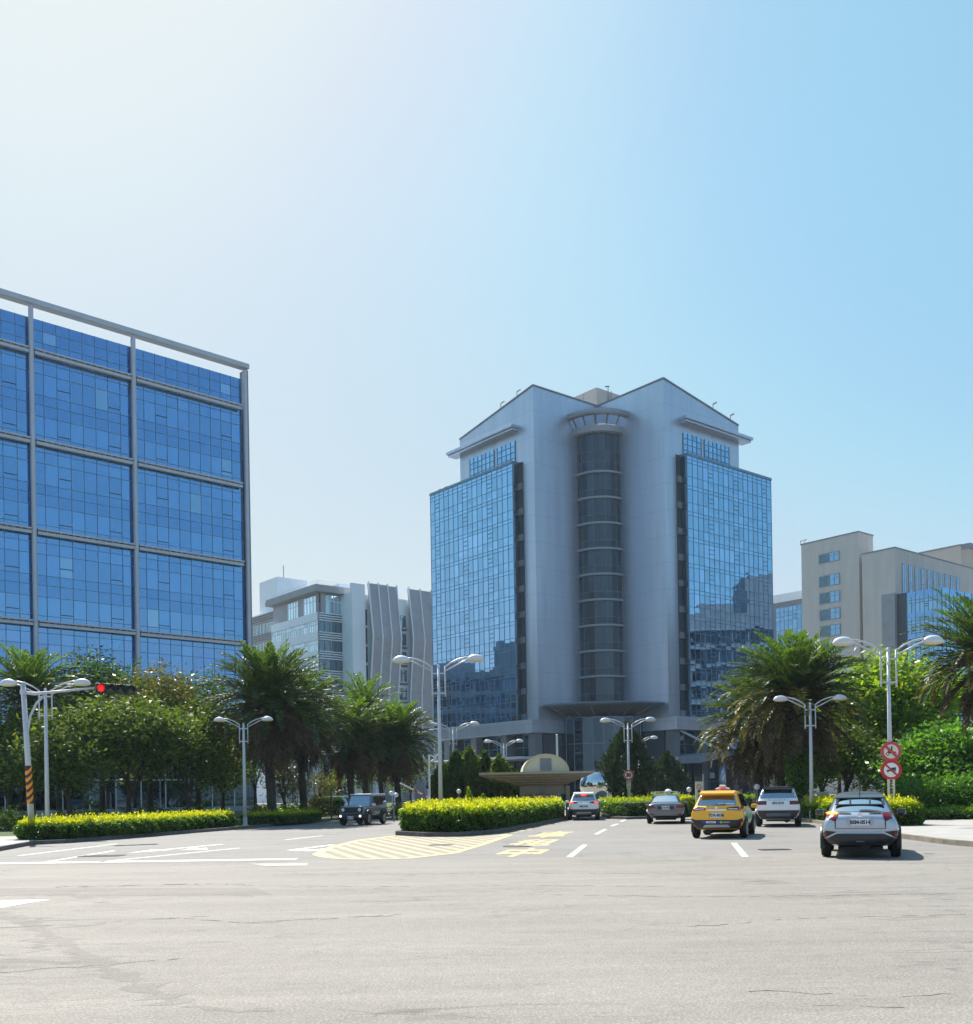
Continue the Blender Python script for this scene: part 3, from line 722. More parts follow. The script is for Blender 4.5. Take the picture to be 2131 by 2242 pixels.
mb = MB(Pb); q = [Pb-D1*1.2-D2*1.2, Pb+D2*(lR+.6)-D1*1.2, Pb+D2*lR+D1*(lL+1), Pb+D1*(lL+1)-D2*1.2]; mb.prism(q, 44.7, 45.6); mb.prism([p*.985+Pb*.015 for p in q], 45.6, 46.1); mb.build('roof_slab', M['grey_wall'], root)
mb = MB(Pb)
rl = [Pb+D1*lL, Pb-D1*.6-D2*.6, Pb+D2*lR]
for h in (46.5, 47.0): mb.tube([p+Vector((0, 0, h)) for p in rl], .035, 4)
for k in range(9):
    p = Pb+D1*lL*k/8; mb.tube([p+Vector((0, 0, 46)), p+Vector((0, 0, 47))], .035, 4)
mb.build('roof_railing', M['alu'], root)
curtain(root, Pb, fl, 0, lL, .75, .2, 9.0, 9, [4.4], M['lobby_dark'], M['alu'], name='shopfront', mw=.25)
curtain(root, Pb, fr, 0, lR, .75, .2, 9.0, 5, [4.4], M['lobby_dark'], M['alu'], name='shopfront', mw=.25)
# white fin wall, then the folded screens
Pc = W(771, 1400, 216); Pc.z = 0; fr = Fr(Pc, D2)
l1 = along(Pc, D2, 797, 1400); l2 = along(Pc, D2, 866, 1400); l3 = along(Pc, D2, 889, 1400); l4 = along(Pc, D2, 965, 1400)
mb = MB(Pb); mb.fbox(fr, -.3, l4, -14, 0, 0, 44.6); mb.build('wall', M['white_wall'], root)
mb = MB(Pb); mb.fbox(fr, -.3, l1, -.02, .7, 0, 46.6); mb.build('fin_wall', M['white_wall'], root)
prof = [(0, 1.0), (12.5, .25), (24, .2), (35.5, 1.7), (47.0, .1)]    # (height, out)
def foldat(z):
    for (a, oa), (b, ob) in zip(prof, prof[1:]):
        if z <= b: return oa+(ob-oa)*(z-a)/(b-a)
    return prof[-1][1]
for (a, b, nr) in ((l1+.9, l2, 3), (l3+.4, l4, 3)):
    sc_ = MB(Pb)
    for (za, oa), (zc, ob) in zip(prof, prof[1:]):
        q0 = [fr(a, .1+oa, za), fr(b, .1+oa, za), fr(b, .5+oa, za), fr(a, .5+oa, za)]; q1 = [fr(a, .1+ob, zc), fr(b, .1+ob, zc), fr(b, .5+ob, zc), fr(a, .5+ob, zc)]
        sc_.hexa(q0+q1)
    so = sc_.build('folded_screen', M['grey_panel'], root)
    for k in range(nr+1):
        l = a+(b-a)*k/nr; rb = MB(Pb)
        for (za, oa), (zc, ob) in zip(prof, prof[1:]):
            top = zc+(.35 if zc > 46 else 0)
            rb.hexa([fr(l-.11, .5+oa, za), fr(l+.11, .5+oa, za), fr(l+.11, .8+oa, za), fr(l-.11, .8+oa, za), fr(l-.11, .5+ob, top), fr(l+.11, .5+ob, top), fr(l+.11, .8+ob, top), fr(l-.11, .8+ob, top)])
        rb.build('rib', M['white_wall'], so)
for k in range(10):
    z = 41.0-k*4.0
    curtain(root, Pb, fr, l2+.25, l3-.1, .05, z-2.6, z, 2, [1.9], M['pale_glass'], M['slot'], name='window', mw=.14)
    curtain(root, Pb, fr, l1+.1, l1+.75, .06, z-3.0, z+.4, 1, [], M['dark_glass'], M['slot'], name='slit_window', mw=.08)
    mb = MB(Pb); mb.fbox(fr, l2+.2, l3-.1, .05, .7, z-3.3, z-3.0); mb.build('sill', M['slot'], root)
mb = MB(Pb); mb.fbox(fr, l1+4, l1+8.5, -4, -3.2, 47.6, 48.0); mb.tube([fr(l1+5, -3.6, 44.6), fr(l1+5, -3.6, 47.6)], .12, 6); mb.tube([fr(l1+7.6, -3.6, 44.6), fr(l1+7.6, -3.6, 47.6)], .12, 6); mb.build('roof_gantry', M['alu_dark'], root)
mb = MB(Pb); mb.fbox(fr, l1+2, l4, 3.9, 9, 5.0, 5.8); mb.build('entrance_canopy', M['white_wall'], root)
for k in range(6):
    l = l1-6+k*4.4; mb = MB(Pb); mb.fbox(fr, l, l+.7, 5.5, 6.2, 0, 5.0); mb.build('canopy_post', M['white_wall'], root)

Pa = W(612, 1400, 238); Pa.z = 0
root = thing('office_building', 'pale louvred block with a white rooftop box, farthest back beside the blue glass block', 'building', Pa)
fr = Fr(Pa, D1); ll = along(Pa, D1, 530, 1400)
mb = MB(Pa); mb.prism([Pa, Pa+D2*30, Pa+D2*30+D1*ll, Pa+D1*ll], 0, 45.6); mb.build('wall', M['white_wall'], root)
z = 45.2
for k in range(8):
    curtain(root, Pa, fr, 0, ll, .08, z-4.6, z-2.2, 26, [], M['pale_glass'], M['grey_wall'], name='ribbon_window', mw=.25)
    mb = MB(Pa)
    for j in range(4): mb.fbox(fr, 0, ll, .08, .55, z-.3-j*.55, z-.02-j*.55)
    mb.build('louvre', M['grey_wall'], root); z -= 4.6
t0, t1 = along(Pa, D1, 601, 1400), along(Pa, D1, 562, 1400)
mb = MB(Pa); mb.fbox(fr, t0, t1, -9, -1, 45.6, 53.6); mb.build('roof_box', M['white_wall'], root)
mb = MB(Pa); mb.fbox(fr, -14, t0-1, -12, -8, 45.6, 50.0); mb.build('plant_room', M['white_wall'], root)
mb = MB(Pa); p = fr(t0+.6, -3, 53.6); mb.tube([p, p+Vector((0, 0, 3))], .1, 5); mb.build('mast', M['alu_dark'], root)

# ======== tan buildings on the right
Pt = W(1884, 1400, 230); Pt.z = 0
root = thing('office_building', 'tan tiled building with a column of small paired windows, right of the tower', 'building', Pt)
fl, fr = Fr(Pt, D1), Fr(Pt, D2)
la, lb_ = along(Pt, D1, 1758, 1400), along(Pt, D2, 1914, 1300)
mb = MB(Pt); mb.prism([Pt, Pt+D2*lb_, Pt+D2*lb_+D1*la, Pt+D1*la], 0, 59.2); bw = mb.build('wall', M['tan'], root)
mb = MB(Pt); mb.fbox(fl, 0, la+.2, -.3, .1, 59.2, 59.5); mb.fbox(fr, .1, lb_+.1, -.3, .1, 59.2, 59.5); mb.build('coping', M['alu_dark'], bw)
wa, wb_ = along(Pt, D1, 1839, 1300), along(Pt, D1, 1796, 1300)
for i, y in enumerate((1221, 1271, 1308, 1345, 1381, 1418, 1452)):
    zc = W(1820, y, Pt.y+D1.y*(wa+wb_)/2).z; h = .95 if i == 0 else 1.15; mid = (wa+wb_)/2
    a, b = min(wa, wb_), max(wa, wb_)
    mb = MB(Pt); mb.fbox(fl, a-.15, b+.15, .0, .12, zc-h-.18, zc+h+.18); wf = mb.build('window', M['grey_wall'], root)
    curtain(wf, Pt, fl, a, mid-.15, .14, zc-h, zc+h, 2, [1.4], M['sky_glass'], M['grey_wall'], name='pane', mw=.1)
    curtain(wf, Pt, fl, mid+.15, b, .14, zc-h, zc+h, 1, [], M['dark_glass'], M['grey_wall'], name='pane', mw=.1)
roof_bits(root, Pt, [fl(14, 0, 59.4), fl(15, 0, 59.4)], M['alu_dark'])
Pu = W(1963, 1400, 222); Pu.z = 0
root = thing('office_building', 'tan building with tall slit windows above a blue glass corner, on the right edge', 'building', Pu)
fl, fr = Fr(Pu, D1), Fr(Pu, D2); lu = along(Pu, D1, 1889, 1300)
mb = MB(Pu); mb.prism([Pu, Pu+D2*46, Pu+D2*46+D1*lu, Pu+D1*lu], 0, 53.6); bw = mb.build('wall', M['tan'], root)
mb = MB(Pu); mb.fbox(fl, 0, lu, -.3, .1, 53.6, 53.9); mb.fbox(fr, .1, 46, -.3, .1, 53.6, 53.9); mb.build('coping', M['alu_dark'], bw)
for k in range(10):
    l = 3.0+k*2.75
    mb = MB(Pu); mb.fbox(fr, l-.1, l+1.55, 0, .1, 43.5, 50.7); wf = mb.build('window', M['alu_dark'], root)
    curtain(wf, Pu, fr, l, l+1.45, .12, 43.6, 50.6, 2, [1.7, 3.4, 5.1], M['sky_glass'], M['alu'], name='pane', mw=.12)
Pg = W(2064, 1400, 208); Pg.z = 0
fl2, fr2 = Fr(Pg, D1), Fr(Pg, D2); lg = along(Pg, D1, 1988, 1400)
mb = MB(Pu); mb.prism([Pg+D1*.1+D2*.1, Pg+D2*26, Pg+D2*26+D1*lg, Pg+D1*lg], 0, 41.8); mb.build('glass_core', M['slot'], root)
for k in range(9):
    z1 = 42.2-k*4.4; z0 = z1-4.4
    for f_, l, n in ((fl2, lg, 8), (fr2, 26, 16)):
        curtain(root, Pu, f_, 0, l, .06, z0, z1-1.1, n, [2.0, 2.65], M['sky_glass'], M['mullion_blue'], mw=.1, vents=[(3, 1.0, 1.5)])
        curtain(root, Pu, f_, 0, l, .06, z1-1.1, z1, n//2, [], M['blue_glass'], M['mullion_blue'], name='spandrel_glass', mw=.06)
mb = MB(Pu); fq = Fr(Pg+D1*lg, D2); fq.P = Pg+D1*(lg+.1); mb.fbox(fl2, lg+.1, lg+2.6, -6, -.6, 0, 42.4); mb.build('dark_slot', M['slot'], root)
mb = MB(Pu); mb.fbox(fl2, lg+2.6, lg+5.6, -8, .3, 0, 42.6); mb.build('slot_pier', M['grey_wall'], root)
Pv = W(2106, 1300, 262); Pv.z = 0
root = thing('office_building', 'tan upper block with a roof frame rising behind the slit windows on the right edge', 'building', Pv)
fl, fr = Fr(Pv, D1), Fr(Pv, D2)
mb = MB(Pv); mb.prism([Pv, Pv+D2*40, Pv+D2*40+D1*34, Pv+D1*34], 0, 63.3); mb.build('wall', M['tan2'], root)
mb = MB(Pv); mb.fbox(fl, 0, 34, -.4, .15, 63.3, 63.7); mb.fbox(fr, .15, 40, -.4, .15, 63.3, 63.7); mb.build('coping', M['alu_dark'], root)
mb = MB(Pv); p = fl(11.5, .2, 0); mb.tube([(p.x, p.y, 48), (p.x, p.y, 63)], .14, 5); p = fl(10.8, .2, 0); mb.tube([(p.x, p.y, 48), (p.x, p.y, 63)], .1, 5); mb.build('drain_pipe', M['alu_dark'], root)
mb = MB(Pv); mb.fbox(fr, 0, 40, 1.6, 2.4, 62.3, 63.6); mb.fbox(fr, 0, .6, .2, 1.6, 62.3, 63.6); mb.build('roof_frame', M['alu_dark'], root)
Pw = W(1775, 1400, 250); Pw.z = 0
root = thing('office_building', 'small blue glass block with a white roof edge, in the gap right of the tower', 'building', Pw)
fl = Fr(Pw, D1); ll = along(Pw, D1, 1693, 1400)
mb = MB(Pw); mb.prism([Pw+D1*.1+D2*.1, Pw+D2*20, Pw+D2*20+D1*(ll+4), Pw+D1*(ll+4)], 0, 48.6); mb.build('core', M['alu_dark'], root)
for k in range(9):
    z1 = 47.0-k*4.6
    curtain(root, Pw, fl, 0, ll-1.0, .1, z1-4.6, z1, 8, [1.2, 2.3, 3.4], M['sky_glass'], M['mullion_blue'], mw=.1, vents=[(3, 1.5, 2.6)])
mb = MB(Pw); mb.fbox(fl, -1, ll+4, -6, .3, 48.4, 50.4); mb.build('roof_edge', M['white_wall'], root)
# off to the right of the frame: the block mirrored in the tower's right glass wall
Po = Vector((104, 150, 0))
root = thing('office_building', 'dark banded block right of the picture, mirrored in the right glass of the tower', 'building', Po)
class F2(Fr): pass
fo = Fr(Po, (-.15, -1, 0)); fo.n = Vector((-1, .15, 0)).normalized(); fo.flip = fo.a.cross(fo.n).z < 0
mb = MB(Po); q = [fo(-42, 0, 0), fo(34, 0, 0), fo(34, -24, 0), fo(-42, -24, 0)]; mb.prism(q if not fo.flip else q[::-1], 0, 40); mb.fbox(fo, -42, -14, -20, -3, 40, 49); mb.fbox(fo, -12, -4, -9, -5, 40, 43); mb.build('wall', M['pier'], root)
for k in range(9):
    curtain(root, Po, fo, -42, 34, .1, 1.5+k*4, 4.0+k*4, 24, [], M['lobby_dark'], M['pier'], name='ribbon_window', mw=.3)
    mb = MB(Po); mb.fbox(fo, -42, 34, .05, .5, 4.2+k*4, 4.6+k*4); mb.build('floor_band', M['alu_dark'], root)

Po = Vector((-78, 168, 0))
root = thing('office_building', 'dark stepped block hidden by the blue block, mirrored in the left glass of the tower', 'building', Po)
fo = Fr(Po, (.2, 1, 0)); fo.n = Vector((1, -.2, 0)).normalized(); fo.flip = fo.a.cross(fo.n).z < 0
mb = MB(Po); q = [fo(-16, 0, 0), fo(50, 0, 0), fo(50, -20, 0), fo(-16, -20, 0)]; mb.prism(q if not fo.flip else q[::-1], 0, 30); mb.fbox(fo, -16, 4, -18, -1, 30, 37); mb.fbox(fo, 8, 20, -9, -3, 30, 32.5); mb.build('wall', M['grey_panel'], root)
for k in range(7):
    curtain(root, Po, fo, -16, 50, .1, 1.5+k*4, 4.0+k*4, 24, [], M['dark_glass'], M['grey_wall'], name='ribbon_window', mw=.3)
    mb = MB(Po); mb.fbox(fo, -16, 50, .05, .5, 4.2+k*4, 4.6+k*4); mb.build('floor_band', M['grey_wall'], root)

# ------------------------------------------------------------------ street lamps, signal, signs
def lamp(px, ptop, d, span, label, rz=0, base=None, group='double armed street lamps', headw=.62):
    """pole with two arms; px = pixel column of the pole at its top, ptop = pixel row of the arm tops"""
    T = W(px, ptop, d); x, y = T.x, T.y; H = T.z-.55; k = span/3.3
    r = thing('street_lamp', label, 'street lamp', (x, y, .12), rz, group)
    mb = MB(); mb.tube([(0, 0, -.05), (0, 0, H*.5), (0, 0, H+.1*k)], [.105, .085, .062], 14); mb.build('pole', M['galv'], r, smooth=True)
    mb = MB(); mb.lathe([(0, .03), (.2, .03), (.2, -.02), (0, -.02)], 14); mb.lathe([(.105, .03), (.13, .03), (.12, .45), (.105, .45)], 14); mb.build('base_plate', M['galv'], r)
    mb = MB(); mb.lathe([(.001, .26*k), (.05*k, .24*k), (.065*k, .18*k), (.05*k, .12*k), (.04*k, .05*k)], 10, (0, 0, H)); mb.build('finial', M['galv'], r, smooth=True)
    for z in (-.12, -.95):
        mb = MB(); mb.box(-.3*k, .3*k, -.03, .03, H+z*k-.03, H+z*k+.03); mb.build('bracket', M['galv'], r)
    for s in (-1, 1):
        mb = MB(); mb.tube([(s*.27*k, 0, H-1.1*k), (s*.27*k, 0, H+.18*k)], .032*k, 6)
        up = [(s*.27*k, 0, H+.15*k), (s*.55*k, 0, H+.34*k), (s*.85*k, 0, H+.47*k), (s*1.15*k, 0, H+.54*k), (s*1.35*k, 0, H+.53*k)]
        mb.tube(up, [.035*k]*5, 6)
        mb.tube([(s*.27*k, 0, H-.02*k), (s*1.1*k, 0, H+.40*k), (s*1.3*k, 0, H+.43*k)], .032*k, 6)
        mb.build('arm', M['galv'], r, smooth=True)
        mb = MB(); n, mth = 20, 7; hw, hd, hh = headw*.62*k, .2*k, .26*k; cx_ = s*1.55*k; cz = H+.40*k
        rings = []
        for i in range(mth+1):
            a = math.pi/2*i/mth; rr, zz = math.cos(a), math.sin(a)
            rings.append([(cx_+hw*rr*math.cos(2*math.pi*j/n), hd*rr*math.sin(2*math.pi*j/n), cz+hh*zz) for j in range(n)])
        for i in range(mth):
            for j in range(n): mb.poly([rings[i][j], rings[i][(j+1) % n], rings[i+1][(j+1) % n], rings[i+1][j]])
        mb.poly([(p[0], p[1], p[2]) for p in rings[0]][::-1])
        hd_ = mb.build('lamp_head', M['white_paint'], r)
        bmx = bmesh.new(); bmx.from_mesh(hd_.data); bmesh.ops.remove_doubles(bmx, verts=bmx.verts, dist=1e-4); bmx.to_mesh(hd_.data); bmx.free()
        for p in hd_.data.polygons: p.use_smooth = len(p.vertices) < 6
        mb = MB(); mb.lathe([(0, -.075*k), (.6, -.06*k), (.92, -.02*k), (.95, -.003*k)], 20)
        mb.v = [Vector((cx_+v.x*hw, v.y*hd, cz+v.z)) for v in mb.v]; mb.build('lens', M['lamp_glass'], hd_, smooth=True)
    return r
lamp(99, 1498, 45, 3.35, 'double armed lamp standing behind the long left hedge, beside the traffic signal pole', .1)
lamp(533, 1574, 55, 2.75, 'double armed lamp between the two left hedges, in front of the big palm')
lamp(960, 1448, 47, 3.65, 'tall double armed lamp in the hedge of the median, largest of the left half')
lamp(992, 1587, 75, 3.35, 'double armed lamp behind the median hedge, just right of the tall lamp pole')
lamp(1103, 1624, 100, 3.35, 'small distant double armed lamp above the guard booth')
lamp(1375, 1577, 66, 3.1, 'double armed lamp carrying the 30 speed limit sign, by the dark cone tree')
lamp(1397, 1616, 92, 3.1, 'distant double armed lamp half hidden behind the dark cone tree')
lamp(1774, 1530, 50, 3.1, 'double armed lamp in front of the right palms, above the white car')
NL = lamp(1945, 1411, 41.5, 3.9, 'tall double armed lamp carrying the two red ring prohibition signs, on the right')
# traffic signal on its mast arm
Tp = W(49, 1495, 41); Bp = Vector((Tp.x-.25, 41, 0))
sg = thing('traffic_signal', 'traffic signal with red light lit, on a grey pole with orange and black tape', 'traffic light', (Tp.x, 41, .13))
H = Tp.z-.1
mb = MB(); mb.tube([(.3, 0, -.05), (.16, 0, H*.55), (.02, 0, H)], [.125, .11, .09], 16); mb.build('pole', M['galv'], sg, smooth=True)
mb = MB(); mb.box(.02, .58, -.28, .28, -.06, .03)
for a in range(4): mb.prism([(.3+.13*math.cos(a*math.pi/2+q), .13*math.sin(a*math.pi/2+q)) for q in (-.05, .05)]+[(.3+.27*math.cos(a*math.pi/2), .27*math.sin(a*math.pi/2))], .03, .22)
mb.build('base_plate', M['galv'], sg)
tp = MB(); 
for k in range(9):
    z0 = 1.55+k*.145
    n = 16
    for j in range(n):
        a0, a1 = 2*math.pi*j/n, 2*math.pi*(j+1)/n
        f = lambda a: .10*math.cos(a-1.0)*1.4
        def P_(a, z): 
            t = z/(H*.55); xx = .3+(.16-.3)*t
            return (xx+.13*math.cos(a), .13*math.sin(a), z)
        if k % 2 == 0: tp.poly([P_(a0, z0+f(a0)), P_(a1, z0+f(a1)), P_(a1, z0+.155+f(a1)), P_(a0, z0+.155+f(a0))])
mb = MB(); mb.lathe([(.126, 1.42), (.126, 2.95)], 16, (0, 0, 0)); mb.v = [Vector((v.x+.3-.14*v.z/(H*.55), v.y, v.z)) for v in mb.v]
t0_ = mb.build('warning_tape', M['black'], sg); tp.build('orange_stripe', M['orange'], t0_)
HA = H-.42; LA = 3.0
mb = MB(); mb.tube([(.03, 0, HA), (.5, 0, HA-.06), (1.0, 0, HA-.02), (LA, 0, HA+.14)], [.07, .07, .055, .04], 10); mb.build('mast_arm', M['galv'], sg, smooth=True)
mb = MB(); mb.tube([(.16, 0, HA-1.9), (.2, 0, HA-1.5), (.3, 0, HA-.95), (.55, 0, HA-.45), (.95, 0, HA-.06)], .05, 8); mb.build('brace', M['galv'], sg, smooth=True)
mb = MB(); mb.lathe([(.13, -.08), (.13, .1)], 12, (.03, 0, HA)); mb.build('clamp', M['galv'], sg)
mb = MB(); mb.lathe([(.12, -.02), (.0, .02)], 12, (.02, 0, H)); mb.build('pole_cap', M['galv'], sg)
m_red = mat('lit red signal', (.5, .01, .01), .3, emit=(1, .02, .015), estr=.45)
m_lens = mat('unlit signal lens', (.03, .04, .04), .15, spec=.6); m_sh = mat('dark green signal housing', (.012, .028, .026), .45, var=.2, vscale=6)
hs_ = bpy.data.objects.new('signal_head', None); COL.objects.link(hs_); hs_.parent = sg; hs_.location = (LA-.02, -.12, HA+.12); hs_.rotation_euler = (0, .03, .5)
for k in range(4):
    x = .2+k*.385
    mb = MB(); mb.box(x-.195, x+.195, -.1, .1, -.2, .2); o = mb.build('signal_box', m_sh, hs_, bevel=.03)
    mb = MB(); mb.lathe([(0, -.145), (.10, -.135), (.145, -.105)], 18, (x, 0, 0), axis='y'); mb.build('signal_lens', m_red if k == 0 else m_lens, hs_, smooth=True)
    mb = MB(); mb.lathe([(.165, -.10), (.175, -.36), (.165, -.36), (.155, -.10)], 22, (x, 0, 0), axis='y', a0=-2.2, a1=2.2); mb.build('visor', m_sh, hs_, smooth=True)

def disc(mb, r, x, y, z, n=36, dy=0): mb.extr([(x+r*math.cos(2*math.pi*i/n), y, z+r*math.sin(2*math.pi*i/n)) for i in range(n)], (0, .012, 0))
def ring_sign(root_name, label, loc, r, ring_m, face_m, rz, art, post=None):
    t = thing(root_name, label, 'road sign', loc, rz)
    mb = MB(); disc(mb, r, 0, 0, 0); mb.build('disc', ring_m, t)
    mb = MB(); disc(mb, r*.70, 0, -.014, 0); mb.build('face', face_m, t)
    art(t, r)
    for z in (-r*.6, r*.5):
        mb = MB(); mb.box(-.05, .05, .012, .1, z, z+.06); mb.build('clamp', M['galv'], t)
    return t
def slash(t, r, m, w=.13):
    mb = MB(); d = r*.72; a = 3*math.pi/4; c, s = math.cos(a), math.sin(a); n = (-s*w*r, c*w*r)
    mb.extr([(c*d+n[0], -.03, s*d+n[1]), (c*d-n[0], -.03, s*d-n[1]), (-c*d-n[0], -.03, -s*d-n[1]), (-c*d+n[0], -.03, -s*d+n[1])], (0, .01, 0)); mb.build('slash', m, t)
def art_bike(t, r):
    slash(t, r, M['pink_red']); mb = MB()
    def P(pts): mb.extr([(x*r, -.022, z*r) for x, z in pts], (0, .006, 0))
    for cx_ in (-.34, .34):
        n = 14
        for i in range(n):
            a, b = 2*math.pi*i/n, 2*math.pi*(i+1)/n
            P([(cx_+.17*math.cos(a), -.24+.17*math.sin(a)), (cx_+.17*math.cos(b), -.24+.17*math.sin(b)), (cx_+.11*math.cos(b), -.24+.11*math.sin(b)), (cx_+.11*math.cos(a), -.24+.11*math.sin(a))])
    P([(-.36, -.1), (-.22, -.2), (.25, -.2), (.48, -.05), (.2, .02), (-.1, -.02), (-.22, .1), (-.3, .08)])
    P([(-.02, .0), (.14, .0), (.13, .34), (.0, .36)]); P([(.0, .28), (-.24, .08), (-.2, .04), (.04, .2)]); P([(-.02, .02), (-.12, -.18), (-.04, -.2), (.12, .0)])
    n = 12; P([(.07+.09*math.cos(2*math.pi*i/n), .44+.09*math.sin(2*math.pi*i/n)) for i in range(n)])
    mb.build('pictogram', M['black'], t)
def art_truck(t, r):
    mb = MB()
    def P(pts): mb.extr([(x*r, -.022, z*r) for x, z in pts], (0, .006, 0))
    P([(-.02, -.02), (.42, -.02), (.44, .26), (.0, .22)]); P([(-.45, -.06), (-.40, .02), (-.3, .03), (-.24, .02), (-.06, .02), (-.04, -.12), (-.43, -.13)]); P([(-.04, -.1), (.42, -.07), (.42, -.03), (-.04, -.05)])
    for cx_, cz in ((-.33, -.16), (.08, -.13), (.34, -.1)): n = 12; P([(cx_+.065*math.cos(2*math.pi*i/n), cz+.065*math.sin(2*math.pi*i/n)) for i in range(n)])
    mb.build('pictogram', mat('sign navy', (.03, .035, .05), .5), t); slash(t, r, M['red'], .085)
Rx = Matrix.Rotation(math.pi/2, 4, 'X')
def vtext(t, s, size, z0, dz, m, y=-.016, bold=.01):
    for i, ch in enumerate(s): text(ch, size, m, Matrix.Translation((0, y, z0-i*dz)) @ Rx, 'lettering', t, bold=bold)
dS = 41.5-.16
c1, c2 = W(1951.5, 1645.5, dS), W(1952, 1686, dS); rr = .41
ring_sign('road_sign', 'faded red ring sign barring motorcycles, upper one on the right lamp pole', c1, rr, M['pink_red'], M['cream'], -.1, art_bike)
ring_sign('road_sign', 'red ring sign barring trucks, lower one on the right lamp pole', c2, rr*1.02, M['red'], M['sign_white'], -.1, art_truck)
c3 = W(1952, 1723, dS)
t = thing('sign_plate', 'narrow cream plate with black vertical lettering below the truck sign', 'sign', c3, -.1)
mb = MB(); mb.box(-.15, .15, 0, .012, -.31, .31); mb.build('plate', M['cream'], t); vtext(t, '日六四車進', .115, .235, .117, M['black'], -.006)
mb = MB(); mb.box(-.05, .05, .012, .06, .1, .16); mb.build('clamp', M['galv'], t)
dS = 66-.14
c4 = W(1376.5, 1697, dS)
def art_30(t, r): text('30', r*.98, M['black'], Matrix.Translation((0, -.02, -.01)) @ Rx, 'lettering', t, bold=.02)
ring_sign('road_sign', 'round 30 speed limit sign with red ring on the lamp pole by the cone tree', c4, .335, M['pink_red'], M['cream'], -.05, art_30)
c5 = W(1377, 1718, dS)
t = thing('sign_plate', 'small cream plate with two black columns below the 30 sign', 'sign', c5, -.05)
mb = MB(); mb.box(-.14, .14, 0, .012, -.26, .26); mb.build('plate', M['cream'], t)
for i in range(4):
    for s in (-1, 1): text('行車減速進入慢行'[i*2+(s > 0)], .11, M['black'], Matrix.Translation((s*.06, -.006, .19-i*.125)) @ Rx, 'lettering', t, bold=.004)
# no parking pillar
c6 = G(1531, 1775); c6 = W(1531, 1741, 58); c6.z = .13
t = thing('sign_pillar', 'cream no parking pillar with dark cap standing left of the yellow taxi', 'sign', c6, -.15)
zt = W(1531, 1711, 58).z-.13
mb = MB(); mb.prism([(-.2, -.1), (.2, -.1), (.2, .1), (-.2, .1)], 0, zt); mb.build('pillar', M['cream'], t, bevel=.03)
mb = MB(); mb.box(-.19, .19, -.11, .11, zt+.005, zt+.28); mb.box(-.22, .22, -.13, .13, zt+.285, zt+.33); mb.build('cap', M['black_plastic'], t)
mb = MB()
for i in range(24):
    a, b = 2*math.pi*i/24, 2*math.pi*(i+1)/24; q = [(r_*math.cos(x_), -.112, zt-.3+r_*math.sin(x_)) for r_, x_ in ((.15, a), (.15, b), (.115, b), (.115, a))]; mb.extr(q, (0, .01, 0))
mb.extr([(-.11, -.113, zt-.21), (-.08, -.113, zt-.19), (.11, -.113, zt-.39), (.08, -.113, zt-.41)], (0, .01, 0)); mb.build('no_parking_ring', M['pink_red'], t)
vtext(t, '禁止停車', .17, zt-.58, .21, M['black'], -.108, .008)

# guard booth with its barrel roof
dB = 64; bc = W(1180, 1760, dB); bc.z = .14
gb = thing('guard_booth', 'small guard booth with flat brown canopy and cream barrel roof behind the median', 'booth', bc, 0)
def L_(px, py=1750, d=dB): return W(px, py, d).x-bc.x
def Z_(py, d=dB): return W(1180, py, d).z-.14
M['brown'] = mat('brown slat cladding', (.26, .19, .14), .6, var=.15, vscale=3); M['cream_wall'] = mat('cream booth wall', (.62, .57, .42), .7, var=.08, vscale=1.5); M['roof_cream'] = mat('cream metal roof', (.62, .58, .45), .45)
zr = Z_(1692)
a, b = L_(1052), L_(1296)
mb = MB(); mb.hexa([(a+2.6, -.6, zr-.85), (b-1.8, -.6, zr-.85), (b-1.8, 4, zr-.85), (a+2.6, 4, zr-.85), (a, -1.6, zr-.1), (b, -1.6, zr-.1), (b, 5.4, zr-.1), (a, 5.4, zr-.1)]); mb.build('canopy_soffit', M['brown'], gb)
mb = MB(); mb.box(a-.05, b+.05, -1.65, 5.45, zr-.1, zr+.03); mb.build('canopy_edge', mat('canopy edge', (.34, .29, .24), .5), gb)
mb = MB()
for k in range(5):
    f = k/5; x0, x1 = a+2.6*(1-f), b-1.8*(1-f); y = -.6-1.0*f; z = zr-.85+.75*f; mb.box(x0, x1, y-.06, y-.01, z-.02, z+.05)
mb.build('soffit_slat', mat('canopy slat', (.20, .155, .12), .6), gb)
wl, wr = L_(1140), L_(1244)
mb = MB(); mb.box(wl-.06, wl+.18, -.5, -.26, 0, zr-.86); mb.build('column', M['brown'], gb)
mb = MB(); mb.box(wr-.2, wr+.06, -.9, -.62, -.1, zr-.86); mb.build('column', M['brown'], gb)
mb = MB(); mb.box(wl+.18, wr-.2, -.55, -.35, zr-1.35, zr-.855); mb.build('fascia', M['brown'], gb)
mb = MB(); mb.box(L_(1181), L_(1193), -.62, -.56, zr-1.3, zr-.55); mb.build('notice_panel', mat('green grey panel', (.10, .14, .15), .4), gb)
mb = MB(); mb.box(wl+.2, wl+.95, .8, 3.4, 0, zr-.86); mb.box(wl+.95, wr-.3, .9, 3.4, 0, 1.05); bwall = mb.build('wall', M['cream_wall'], gb)
mb = MB(); mb.box(wl+.95, wr-.3, 1.0, 3.3, 1.05, zr-.86); mb.build('window', M['dark_glass'], gb)
mb = MB(); mb.box(L_(1216), L_(1221), .9, .98, 1.05, zr-.87); mb.build('window_post', M['white_paint'], gb)
rad = (L_(1246)-L_(1146))/2*1.02; cxr = (L_(1146)+L_(1246))/2; zc = zr+.03; hh = Z_(1651)-zc
def arcp(r, h, n=20): return [(cxr+r*math.cos(math.pi*i/n), zc+h*math.sin(math.pi*i/n)) for i in range(n+1)]
